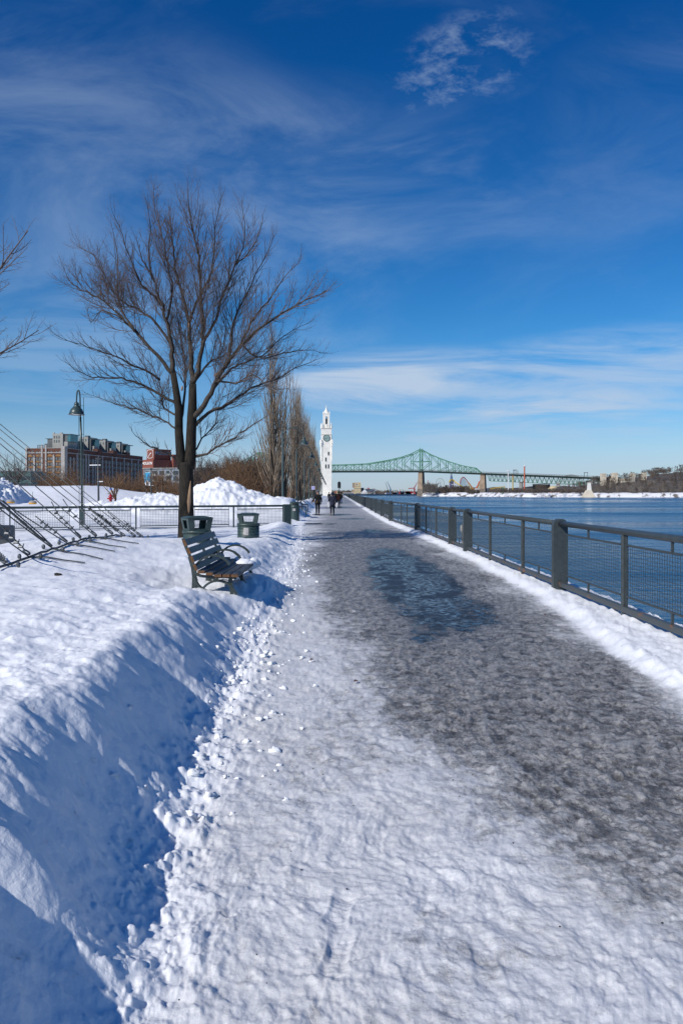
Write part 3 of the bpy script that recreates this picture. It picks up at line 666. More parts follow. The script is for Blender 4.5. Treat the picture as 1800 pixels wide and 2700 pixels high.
# ------------------------------------------------------------------ warehouse, penthouses, brewery, others
def pil(m, x0, x1, z1, arched, side):
    d = .55
    if side == 's': m.bb(x0, x1, -d, 0, -2, z1); 
    else: m.bb(0, d, x0, x1, -2, z1)
    if arched:
        c_ = (x0+x1)/2; r = (x1-x0)/2*1.15
        if side == 's': m.lathe([(r, 0), (r*.8, r*.6), (0.05, r)], 8, (c_, -d/2, z1))
        else: m.lathe([(r, 0), (r*.8, r*.6), (0.05, r)], 8, (d/2, c_, z1))
def warehouse():
    a = math.atan2(18, 108)
    t = thing('brick_warehouse', 'long eight storey brick warehouse with pale pilasters and grey penthouses on its roof', 'building', (px(172, 450), 450, 0), -a)
    Z = 29.3; LN = 110; m = MB(); m.bb(-26, 0, 0, LN, -3, Z-1.6); m.bb(-26, -22, 0, 3, Z-1.6, Z-.6); m.bb(-.6, 0, 0, LN, Z-1.6, Z-.4); m.bb(-26, 0, 0, .6, Z-1.6, Z-.4); m.bb(-15.3, -11.8, -.25, .1, 0, Z)
    for y in (40, 62, 82): m.bb(-3, .4, y, y+6, Z-1.6, Z+1.6)
    m.build('brick_wall', 'brick', t)
    def pl(*a): m = MB(); pil(m, *a); m.build('pilaster', 'whitewash', t)
    for a_ in ((-26, -24.9, Z+.4, 0, 's'), (-15.6, -14.5, Z+1.4, 0, 's'), (-12.9, -11.9, Z+1.6, 0, 's'), (-2.4, .1, Z+.9, 0, 's'), (-20.7, -19.6, 24.2, 1, 's'), (-7.8, -6.6, 24.4, 1, 's'), (0, 2, Z+.9, 0, 'e')): pl(*a_)
    ys = [13, 24, 27.5, 40, 46, 60, 66, 78, 90, 101]
    for y in ys: pl(y, y+1.2, Z-2.6, 0, 'e')
    for y in (5, 9, 17.5, 20.8, 33, 36.5, 51, 55.5, 72, 84, 95.5, 106): pl(y, y+1.0, 23.4, 1, 'e')
    for z0_, z1_ in ((Z-3.3, Z-2.8), (Z-.4, Z-.1)): m = MB(); m.bb(-26, 0, -.3, 0, z0_, z1_); m.bb(0, .3, -.3, LN, z0_, z1_); m.build('cornice', 'whitewash', t)
    cols_s = [-23.6, -21.6, -18.5, -16.6, -10.7, -8.8, -5.4, -3.4]
    for x0, x1 in ((-24.5, -20.9), (-19.4, -15.7), (-11.7, -7.9), (-6.4, -2.6)):
        for k in range(7):
            z = 23.4-k*3.3-2.55; m = MB(); m.bb(x0+.3, x1-.3, -.12, 0, z-.45, z+.45); m.build('spandrel', 'ochre', t)
        m = MB(); m.prism([(x0, 23.9), (x1, 23.9), (x1-.6, 24.9), ((x0+x1)/2, 25.3), (x0+.6, 24.9)], -.25, 0); m.build('arch_panel', 'ochre', t)
    rows_z = [22.4-k*3.3 for k in range(7)]
    for x in cols_s:
        for k, z in enumerate(rows_z):
            q_ = MB(); q_.bb(x-.62, x+.62, -.18, -.02, z-.95, z+1.0); q_.build('window', 'bld_glass', t)
        q_ = MB(); q_.bb(x-.5, x+.5, -.18, -.02, 25.7, 27.2); q_.build('window', 'bld_glass', t)
    n = 0; rest = MB(); y = 3.2
    allp = sorted(ys+[5, 9, 17.5, 20.8, 33, 36.5, 51, 55.5, 72, 84, 95.5, 106])
    edges = [2.2]+allp+[109]
    for i in range(len(edges)-1):
        g0, g1 = edges[i]+1.2, edges[i+1]-.2
        if g1-g0 < .9: continue
        nn = max(1, int((g1-g0)/1.9)); 
        for j in range(nn):
            yc = g0+(g1-g0)*(j+.5)/nn
            for z in rows_z:
                if n < 28:
                    q_ = MB(); q_.bb(.02, .16, yc-.6, yc+.6, z-1.1, z+1.1); q_.build('window', 'dark_win', t); n += 1
                else: rest.bb(.02, .16, yc-.6, yc+.6, z-1.1, z+1.1)
    tag(rest.build('window_rows', 'dark_win', t), kind='stuff')
    # rooftop machine frame
    m = MB()
    for i in range(5): m.bar((-20+i*1.1, 3, Z-1.5), (-20+i*1.1, 3, Z+1.8), .2)
    m.bar((-20, 3, Z+1.8), (-15.6, 3, Z+1.8), .3); m.bar((-20, 3, Z+.6), (-15.6, 3, Z+.6), .25); m.build('roof_frame', 'clock_d', t)
    # penthouses: stepped boxes; (x0,x1,y0,y1,z0,z1)
    P = MB(); Dk = MB(); G = MB(); Wd = MB(); Rf = MB()
    def flush():
        ph = P.build('penthouse', 'penthouse', t)
        for q_, nm, mt in ((Dk, 'dark_panel', 'pent_dk'), (G, 'glazing', 'teal_glass'), (Wd, 'penthouse_windows', 'bld_glass'), (Rf, 'canopy_roof', 'pent_dk')):
            if q_.v: q_.build(nm, mt, ph)
    units = [(6, 9.5, 1.0), (38, 7.8, .9), (62, 7.4, .85), (84, 6.9, .8)]
    P.bb(-13, -6, 8, 26, Z-1, Z+9.2); P.bb(-12.9, -11.8, 8, 9, Z+9.2, Z+9.9); P.bb(-8.0, -6.6, 8, 9, Z+9.2, Z+9.9); P.bb(-6, -3.2, 8.6, 20, Z-1, Z+4.2)
    Dk.bb(-17, -13, 9, 22, Z-1, Z+6.1); Dk.bb(-19.5, -17, 10, 22, Z-1, Z+3.2); Rf.bb(-18.2, -12.9, 8.6, 22, Z+6.1, Z+6.4)
    Dk.bb(-6, -3.4, 9, 19, Z+4.2, Z+8.6); G.bb(-3.4, -1.4, 8.8, 18, Z+4.3, Z+8.6); Rf.bb(-6.2, -1.0, 8.4, 20, Z+8.7, Z+9.0)
    for x in (-11.7, -10.2, -8.6):
        for z in (Z+7, Z+4.5): Wd.bb(x-.4, x+.4, 7.9, 8.05, z-.8, z+.9)
    Wd.bb(-18.9, -17.5, 9.9, 10.05, Z+1.0, Z+2.4)
    for y0, h, s in units[1:]:
        flush(); P = MB(); Dk = MB(); G = MB(); Wd = MB(); Rf = MB()
        P.bb(-12, -5.5, y0, y0+13, Z-1, Z+h+1.5); P.bb(-6, -2.2, y0+2, y0+9, Z-1, Z+h*.45); Dk.bb(-5.5, -4, y0+1, y0+12, Z-1, Z+h); G.bb(-4, -2, y0+3, y0+9, Z+h*.45, Z+h); Rf.bb(-6, -1.4, y0+1, y0+13, Z+h+.1, Z+h+.5)
        for x in (-11, -9, -7): Wd.bb(x-.45, x+.45, y0-.05, y0+.1, Z+h-1.4, Z+h+.2)
        Rf.bb(-10, -7.5, y0+4, y0+7, Z+h+1.5, Z+h+2.8)
    Dk.bb(-13, -9, 24, 98, Z-1, Z+6.2)
    flush()
warehouse()
def brewery():
    Y = 600; t = thing('brewery_tower', 'red brick brewery block with a clock outline and white lettering behind the bare tree', 'building', (px(407, Y), Y, 0), -R(38))
    # local frame: the lit face looks along -Y local, the shaded one along +X
    zt = pz(1183.5, Y); zm = pz(1212, Y)
    c, s = math.cos(R(38)), math.sin(R(38))
    m = MB(); m.bb(-9.8, 0, 0, 17, -2, zt); m.build('upper_tower', 'brick_red', t)
    m = MB(); m.bb(-12.6, 2.0, -2.5, 32, -2, zm); m.bb(2.0, 4.5, 16, 40, -2, zt-4); m.build('lower_block', 'brick_red', t)
    # clock outline on the lit face
    q_ = MB(); zc = (zt+zm)/2+.4; pts = []
    for i in range(33):
        g = 2*math.pi*i/32; cx_, sx_ = math.cos(g), math.sin(g); pts.append((-5+3.8*math.copysign(abs(cx_)**.55, cx_), -.2, zc+3.4*math.copysign(abs(sx_)**.55, sx_)))
    q_.tube(pts, .22, 4, False); q_.bar((-6.9, -.25, zc-2.2), (-4.4, -.25, zc+.7), .45); q_.bar((-5.2, -.25, zc-.1), (-3.2, -.25, zc+.9), .45)
    q_.build('clock_outline', 'white_letter', t)
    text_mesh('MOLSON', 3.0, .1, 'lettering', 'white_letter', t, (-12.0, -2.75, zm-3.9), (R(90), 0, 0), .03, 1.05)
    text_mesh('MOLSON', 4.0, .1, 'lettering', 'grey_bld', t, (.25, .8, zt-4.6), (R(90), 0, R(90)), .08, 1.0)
brewery()
def apartments():
    Y = 400; t = thing('grey_apartment_block', 'low grey balconied apartment block in front of the brewery', 'building', (px(378, Y), Y, 0), R(-14))
    Z = pz(1236, Y); m = MB(); m.bb(0, 34, 0, 14, -3, Z); m.build('wall', 'grey_bld', t)
    for i in range(8):
        for k in range(4):
            q_ = MB(); x = 1.4+i*4.1; q_.bb(x, x+(2.8 if (i+k) % 3 else 1.7), -.15, .05, Z-1.6-k*3.2-1.7, Z-1.6-k*3.2+.4); q_.build('window', 'dark_win', t)
    for i in range(0, 8, 2):
        for k in range(4): m = MB(); m.bb(5.2+i*4.1, 8.0+i*4.1, -1.4, 0, Z-3.9-k*3.2, Z-3.7-k*3.2); m.bb(5.2+i*4.1, 8.0+i*4.1, -1.4, -1.3, Z-3.7-k*3.2, Z-2.8-k*3.2); m.build('balcony', 'penthouse', t)
    m = MB(); m.bb(-.2, 34.2, -.6, 14.2, Z, Z+.4); m.build('roof', 'penthouse', t)
    t = thing('low_teal_building', 'low teal clad building left of the brick warehouse', 'building', (px(20, 380), 380, 0), 0)
    Z = pz(1243, 380); m = MB(); m.bb(-4, 12, 0, 20, -2, Z); m.bb(-14, -4, 4, 20, -2, Z-2.5); m.build('wall', 'teal_bld', t)
    m = MB(); m.bb(-3.5, 11.5, -.15, .05, Z-4.2, Z-2.4); m.bb(-3.5, 11.5, -.15, .05, Z-8, Z-6); m.build('window_band', 'dark_win', t)
    m = MB(); m.bb(-4.3, 12.3, -.3, 20.3, Z, Z+.35); m.bb(2, 4, 3, 5, Z+.35, Z+1.8); m.build('roof', 'roof', t)
apartments()
# ------------------------------------------------------------------ street lamps
def lamp_proto(label, group, loc, rz):
    t = thing('street_lamp', label, 'street lamp', loc, rz, group)
    m = MB(); m.lathe([(.15, -.3), (.15, .95), (.11, 1.05), (.085, 1.12), (.08, 6.1), (.06, 6.15)], 10); m.build('pole', 'lamp', t, True)
    m = MB(); pts = [(.0, 0, 5.6)]
    for i in range(17):
        g = math.pi*(1-i/16); pts.append((.83+.83*math.cos(g), 0, 6.0+.72*math.sin(g)))
    pts.append((1.67, 0, 5.9)); m.tube(pts, .036, 6); m.tube([(0, 0, 5.2), (.13, 0, 5.4), (.06, 0, 6.0)], .025, 5); m.build('arm', 'lamp', t, True)
    m = MB(); m.lathe([(.05, 6.0), (.11, 5.95), (.12, 5.86), (.10, 5.83), (.15, 5.74), (.2, 5.66), (.30, 5.56), (.335, 5.45), (.36, 5.42), (.35, 5.40), (.30, 5.42), (.02, 5.5)], 18, (1.67, 0, 0)); s = m.build('lamp_shade', 'lamp', t, True)
    m = MB(); m.lathe([(.02, 5.40), (.2, 5.42), (.24, 5.46)], 14, (1.67, 0, 0)); m.build('lens', 'glass', s, True)
    return t
LP = lamp_proto('nearest arched green lamp post in the row along the promenade, behind the railing corner', 'arched lamp posts along the promenade', (-4.6, 58, 0), 0)
names = ['second arched lamp post in the promenade row, counting away from the railing corner', 'third arched lamp post in the promenade row, beside the small pale sign', 'fourth arched lamp post in the promenade row, counting away from the railing corner', 'fifth arched lamp post in the promenade row, counting away from the railing corner', 'sixth arched lamp post in the promenade row, counting away from the railing corner']
for k in range(1, 13):
    Yk = 58+24*k; lb = names[k-1] if k < 6 else 'small distant arched lamp post among the poplars toward the clock tower'
    copy_tree(LP, (-4.62-.36*k, Yk, .1), 0, lb)
def twin_lamp():
    Y = 37; t = thing('street_lamp', 'tall left lamp with a green bell shade on paired rods behind the cables', 'street lamp', (px(217, Y), Y, 0), R(0), None)
    zb = pz(1093, Y); zt = pz(1026, Y); x0 = px(202.5, Y)-px(217, Y)
    m = MB(); m.bb(-.11, .11, -.11, .11, pz(1376, Y)-.4, pz(1341, Y)); m.build('base_box', 'lamp', t)
    m = MB(); m.tube([(0, 0, pz(1341, Y)), (-.03, 0, pz(1178, Y)), (-.08, 0, pz(1100, Y))], [.055, .05, .045], 8)
    pts = [(-.08, 0, pz(1100, Y))]
    for i in range(13):
        g = math.pi*i/12; cxx = (-.1+x0)/2; rr = (-.1-x0)/2; pts.append((cxx+rr*math.cos(g)*1.0, 0, zt-.55+.5*math.sin(g)))
    pts.append((x0, 0, pz(1063, Y))); m.tube(pts, .036, 7); m.build('pole', 'lamp', t, True)
    m = MB()
    for dx in (-.16, .08): m.tube([(dx+.02, 0, pz(1330, Y)), (dx, 0, pz(1093, Y) if dx < 0 else pz(1047, Y))], .014, 5)
    for yy in (1334, 1145, 1070): m.tube([(-.17, 0, pz(yy, Y)), (.1, 0, pz(yy, Y))], .014, 4)
    m.build('side_rod', 'lamp', t)
    m = MB(); h = zb; m.lathe([(.04, .62), (.1, .6), (.13, .5), (.11, .46), (.18, .36), (.27, .27), (.33, .14), (.36, .03), (.4, .0), (.39, -.02), (.3, .0), (.02, .06)], 20, (x0, 0, h)); s = m.build('lamp_shade', 'lamp', t, True)
    m = MB(); m.lathe([(.02, -.02), (.2, .0), (.26, .03)], 14, (x0, 0, h)); m.build('lens', 'glass', s, True)
twin_lamp()
# ------------------------------------------------------------------ railings
def wires(m, p, q, z0, z1, dv, dh, r):
    p = Vector(p); q = Vector(q); L_ = (q-p).length; d = (q-p)/L_; n = int(L_/dv); 
    for i in range(1, n):
        a = p+d*(L_*i/n); m.bar((a.x, a.y, z0), (a.x, a.y, z1), r*2)
    k = int((z1-z0)/dh)
    for i in range(1, k):
        z = z0+(z1-z0)*i/k; m.bar((p.x, p.y, z), (q.x, q.y, z), r*2)
def quay_bay(name, label, x0, y0, x1, y1, posts, group, dv=.06, dh=.045, wr=.0023, far=False, double=()):
    """One bay of railing from the fin at (x0,y0) to the next fin; local frame runs along +Y."""
    ang = math.atan2(x1-x0, y1-y0); LN = math.hypot(x1-x0, y1-y0)
    t = thing(name, label, 'railing', (x0, y0, .03), -ang, group)
    # the fin: deep flat post with a rounded head
    prof = [(-.11, -.4), (.12, -.4), (.12, 1.05), (.11, 1.10), (.085, 1.14), (.05, 1.16), (-.04, 1.16), (-.075, 1.14), (-.10, 1.10), (-.11, 1.05)]
    m = MB(); m.prism(prof, -.055, .055, 'y'); m.build('end_post', 'steel', t)
    m = MB(); m.tube([(0, .07, 1.09), (0, LN-.07, 1.09)], .042, 10); m.build('top_rail', 'steel', t, True)
    m = MB(); m.bar((0, .07, .14), (0, LN-.07, .14), .07, .07); m.build('bottom_rail', 'steel_worn', t)
    pp = [.07]+posts+[LN-.07]
    for i, p in enumerate(posts):
        m = MB(); m.tube([(0, p, -.3), (0, p, 1.07)], .032 if not far else .03, 8)
        m.bar((.01, p-.06, .17), (.01, p-.06, 1.06), .018, .055) if not far else None
        if not far: m.bar((.01, p+.06, .17), (.01, p+.06, 1.06), .018, .055)
        m.build('post', 'steel', t)
    for a, b in zip(pp[:-1], pp[1:]):
        a += .09; b -= .09
        m = MB(); 
        for z in (.30, .93): m.tube([(0, a, z), (0, b, z)], .014, 6)
        mid_ = (a+b)/2
        for yy in ([mid_] if b-a < 3.2 else [a+(b-a)*.3, a+(b-a)*.7]): m.bar((0, yy, .94), (0, yy, 1.06), .025); m.bar((0, yy, .17), (0, yy, .30), .025)
        f = m.build('mesh_frame', 'steel', t)
        w_ = MB(); wires(w_, (0, a, 0), (0, b, 0), .30, .93, dv, dh, wr); w_.build('wire_mesh', 'steel', f)
    return t
G1 = 'railing bays along the quay edge'
fx = fence_x
quay_bay('quay_railing', 'nearest railing bay at the right edge of the photo, rusty along its lower rails', fx(3.9), 3.9, fx(11.7), 11.7, [2.65, 5.25], G1)
quay_bay('quay_railing', 'railing bay beyond the broad near steel post, second from the right edge of the photo', fx(11.7), 11.7, fx(19.4), 19.4, [2.2, 5.0], G1)
quay_bay('quay_railing', 'short one-panel railing bay between two close rounded posts', fx(19.4), 19.4, fx(21.8), 21.8, [], G1)
quay_bay('quay_railing', 'railing bay just beyond the pair of close rounded posts, with two thin posts', fx(21.8), 21.8, fx(30.3), 30.3, [3.2, 5.8], G1)
quay_bay('quay_railing', 'railing bay where the quay edge bends toward the path, its two thin posts close together', fx(30.3), 30.3, fx(40.2), 40.2, [3.2, 5.3], G1, .09, .06, .003, True)
fb = quay_bay('quay_railing', 'sixth railing bay counted from the right edge, first of the straight far run', fx(40.2), 40.2, fx(48.2), 48.2, [2.0, 4.0, 6.0], G1, .1, .08, .004, True)
for k in range(1, 46):
    y = 40.2+8*k; copy_tree(fb, (fx(y), y, .03), -math.atan2(fx(y+8)-fx(y), 8.0), ('%s railing bay counted from the right edge, in the straight far run' % ['seventh', 'eighth', 'ninth', 'tenth'][k-1]) if k < 5 else 'tiny distant railing bay running straight toward the clock tower')
def park_rail():
    A = Vector((-14.6, 29.7, 0)); B = Vector((-2.57, 35, 0)); d = (B-A); LN = d.length; ang = math.atan2(-d.x, d.y)
    posts_x = [27, 359, 503, 616]; 
    def along(xp): k = (xp-HX)/F; return (k*A.y-A.x)/(d.x/LN-k*d.y/LN)
    ps = [along(a) for a in posts_x]
    ends = [-4.2]+ps+[LN]
    labs = ['dark green mesh railing section at the far left edge', 'mesh railing section crossed by the steel cables', 'mesh railing section just left of the large bare tree', 'mesh railing section between the large bare tree and the far open bin', 'end section of the mesh railing finishing in a thick dark post']
    for i in range(len(ends)-1):
        a, b = ends[i], ends[i+1]; P = A+d/LN*a; z0 = gz(P.x, P.y)-.02
        t = thing('park_railing', labs[i], 'railing', (P.x, P.y, 0), ang, 'mesh railing sections across the park')
        Lk = b-a; m = MB(); m.bar((0, 0, 1.0), (0, Lk, 1.0), .06, .095); m.build('top_rail', 'steel_green', t)
        m = MB(); m.bar((0, 0, -.3), (0, 0, .98), .09, .05); m.build('post', 'steel_green', t)
        if i == len(ends)-2: m = MB(); m.box((0, Lk, .42), (.22, .34, 1.3)); m.build('end_post', 'steel_green', t)
        m = MB(); m.bar((0, 0, .08), (0, Lk, .08), .03); m.build('bottom_rail', 'steel_green', t)
        n = 2 if Lk > 3.4 else 1
        for k in range(n):
            p0 = .18+(Lk)*k/n; p1 = Lk*(k+1)/n-.22
            m = MB(); 
            for z in (.16, .86): m.bar((0, p0, z), (0, p1, z), .045)
            for yy in (p0, p1): m.bar((0, yy, .05), (0, yy, .97), .018)
            m.bar((0, (p0+p1)/2, .86), (0, (p0+p1)/2, .98), .02)
            f = m.build('mesh_frame', 'steel_green', t); w_ = MB(); wires(w_, (0, p0, 0), (0, p1, 0), .16, .86, .065, .065, .0048); w_.build('wire_mesh', 'steel_green', f)
park_rail()
# ------------------------------------------------------------------ litter bins
def bin_(name, label, X, Y, rz, h=.72, w_=.34, z0=None, hood=True, plate=True):
    z0 = gz(X, Y)-.15 if z0 is None else z0
    t = thing(name, label, 'litter bin', (X, Y, z0), rz, 'green park litter bins')
    n = 8
    m = MB(); m.lathe([(w_*.93, 0), (w_, .03), (w_*1.0, h-.02)], 24, rot=R(7)); b_ = m.build('body', 'bin', t, True)
    m = MB()
    for k in range(18):
        for j in range(7):
            g = 2*math.pi*(k+.5*(j % 2))/18; z = .08+j*.085
            if z > h-.07: continue
            c_, s_ = math.cos(g), math.sin(g); r = w_+.002; m.box((r*c_, r*s_, z), (.006, .065, .012), g)
    m.build('vent_slots', 'dark', b_)
    m = MB(); m.lathe([(w_*.9, h-.03), (w_*1.06, h-.03), (w_*1.08, h), (w_*1.04, h+.03), (w_*.85, h+.03)], 24, rot=0); m.build('rim', 'bin', t, True)
    m = MB(); m.lathe([(.02, h-.05), (w_*.9, h-.05)], 16, cap=False); m.build('liner', 'dark', t)
    if hood:
        m = MB(); hb, ht = h+.02, h+.29; wb, wt = w_*.80, w_*.96
        for sx_ in (-1, 1):
            for sy_ in (-1, 1):
                vs = []
                for z, w0 in ((hb, wb), (ht, wt)):
                    for dx, dy in ((0, 0), (.12, 0), (.12, .014), (.014, .014), (.014, .12), (0, .12)): vs.append((sx_*(w0-dx), sy_*(w0-dy), z))
                fs = [(i, (i+1) % 6, 6+(i+1) % 6, 6+i) for i in range(6)]+[tuple(range(5, -1, -1)), tuple(range(6, 12))]
                m.add(vs, fs)
        for z, w0, hh in ((hb+.02, wb, .05), (ht-.02, wt, .05)):
            for sx_ in (-1, 1): m.box((sx_*(w0-.007), 0, z), (.012, 2*w0-.24, hh)); m.box((0, sx_*(w0-.007), z), (2*w0-.24, .012, hh))
        hd = m.build('hood', 'bin', t)
        m = MB(); m.add([(-wt-.02, -wt-.02, ht+.005), (wt+.02, -wt-.02, ht+.005), (wt+.02, wt+.02, ht+.005), (-wt-.02, wt+.02, ht+.005), (-wt*.6, -wt*.6, ht+.04), (wt*.6, -wt*.6, ht+.04), (wt*.6, wt*.6, ht+.04), (-wt*.6, wt*.6, ht+.04)], [(3, 2, 1, 0), (4, 5, 6, 7), (0, 1, 5, 4), (1, 2, 6, 5), (2, 3, 7, 6), (3, 0, 4, 7)]); m.build('lid', 'bin', hd)
    if plate:
        m = MB(); g0 = -R(90)-rz-math.atan2(-X, Y)*1; g0 = math.atan2(-Y, -X)-rz-R(12)
        for s_ in (0,): 
            vs = []
            for i in range(7):
                g = g0+(i-3)*.075
                for z in (h*.52, h*.86): vs.append(((w_+.008)*math.cos(g), (w_+.008)*math.sin(g), z))
            m.add(vs, [(2*i, 2*i+2, 2*i+3, 2*i+1) for i in range(6)])
        m.build('label_plate', 'plate', t, True)
    return t
bin_('litter_bin', 'green slotted litter bin with square hood directly behind the bench', px(519, 15.8), 15.8, R(28), .75, .285, .03)
bin_('litter_bin', 'green litter bin with flared open hood standing in snow before the park railing', px(655, 21.3), 21.3, R(4), .62, .31, .08)
def bin3():
    X, Y = px(776, 41.5), 41.5; t = thing('litter_bin', 'far litter bin with closed top beside the thick railing end post', 'litter bin', (X, Y, -.05), 0, 'green park litter bins')
    m = MB(); m.lathe([(.28, 0), (.28, .86)], 12); b_ = m.build('body', 'bin', t)
    m = MB(); m.lathe([(.3, .86), (.31, .9), (.3, .94), (.24, .96)], 12); m.lathe([(.25, .96), (.27, 1.12), (.2, 1.16), (.02, 1.17)], 12); m.build('hood', 'bin', t)
    m = MB(); m.box((0, -.26, 1.06), (.2, .03, .07)); m.build('opening', 'dark', t)
    m = MB(); m.box((.0, -.285, .72), (.16, .01, .14)); m.build('label_plate', 'plate', t)
bin3()
# ------------------------------------------------------------------ bench
def bench():
    Yn, Yf = 9.5, 11.55; Xb = -1.99; t = thing('park_bench', 'park bench of weathered grey slats with curled iron arms half sunk in snow', 'bench', (Xb-.03, Yn, .115), R(-.6))
    LN = Yf-Yn
    # profile (x forward toward the path, z up), ground of the bench at z=0
    seat = [(.22+i*.107, .445+.012*abs(i-2)-.012*i) for i in range(5)]
    back = [(.145, .53), (.105, .635), (.06, .74), (.01, .845)]
    for i, (x, z) in enumerate(seat):
        m = MB(); m.bb(x-.046, x+.046, 0, LN, z-.017, z+.02); s_ = m.build('seat_slat', 'slat', t)
        e = MB(); e.bb(x-.0455, x+.0455, -.004, 0, z-.0165, z+.0195); e.bb(x-.0455, x+.0455, LN, LN+.004, z-.0165, z+.0195); e.build('end_grain', 'slat_end', s_)
    for i, (x, z) in enumerate(back):
        m = MB(); g = math.atan2(.045, .105)
        c_, s2 = math.cos(g), math.sin(g); pr = [(x+a*c_-b*s2*-1*-1, z+a*s2+b*c_) for a, b in ((-.018, -.043), (.018, -.043), (.018, .043), (-.018, .043))]
        m.prism(pr, 0, LN, 'y'); sl = m.build('back_slat', 'slat', t)
        e = MB(); e.prism(pr, -.004, 0, 'y'); e.prism(pr, LN, LN+.004, 'y'); e.build('end_grain', 'slat_end', sl)
    for y in (.09, LN/2, LN-.09):
        m = MB(); P = lambda pts: [(a, y, b) for a, b in pts]
        def strap(pts, w_=.05, th=.022):
            for a, b in zip(pts[:-1], pts[1:]): m.bar((a[0], y, a[1]), (b[0], y, b[1]), w_, th)
        def arc(cx_, cz_, rx, rz_, a0, a1, n=14): return [(cx_+rx*math.cos(R(a0+(a1-a0)*i/n)), cz_+rz_*math.sin(R(a0+(a1-a0)*i/n))) for i in range(n+1)]
        strap([(-.035, .9), (.0, .8), (.06, .66), (.1, .52), (.115, .4), (.11, .25), (.085, .0), (.075, -.1)], .055, .03)       # rear leg and back frame
        strap([(.115, .4), (.15, .3), (.14, .2), (.12, .08)], .045, .02)
        strap([(.13, .44), (.2, .41), (.35, .395), (.5, .40), (.66, .385)], .05, .03)          # seat bearer
        strap(arc(.42, .02, .27, .33, 170, 12), .05, .028)                                        # lower arc
        strap([(.58, .39), (.6, .2), (.61, -.08)], .045, .025)
        strap(arc(.36, .44, .245, .24, 262, 60), .05, .026)                                       # circular arm
        strap([(.36+.245*math.cos(R(60)), .44+.24*math.sin(R(60))), (.545, .6), (.575, .555)], .055, .03)
        m.build('iron_frame', 'iron', t)
    bl = MB()
    for i, (x, z) in enumerate(seat):
        for y in (.09, LN-.09): bl.lathe([(.012, 0), (.012, .006)], 6, (x, y, z+.0195))
    bl.build('bolts', 'clamp', t)
    m = MB(); rr = random.Random(3)
    for i in range(9): m.blobm((Xb+rr.uniform(.28, .72), Yf-rr.uniform(.0, .42)-(0 if i < 5 else .1), .50+rr.uniform(0, .05)), (rr.uniform(.07, .14), rr.uniform(.08, .18), rr.uniform(.04, .085)), i, 14, 9, .15)
    tag(m.build('snow_heap', 'snow_obj', smooth=True), 'lump of snow lying on the far end of the bench seat', 'snow')
bench()
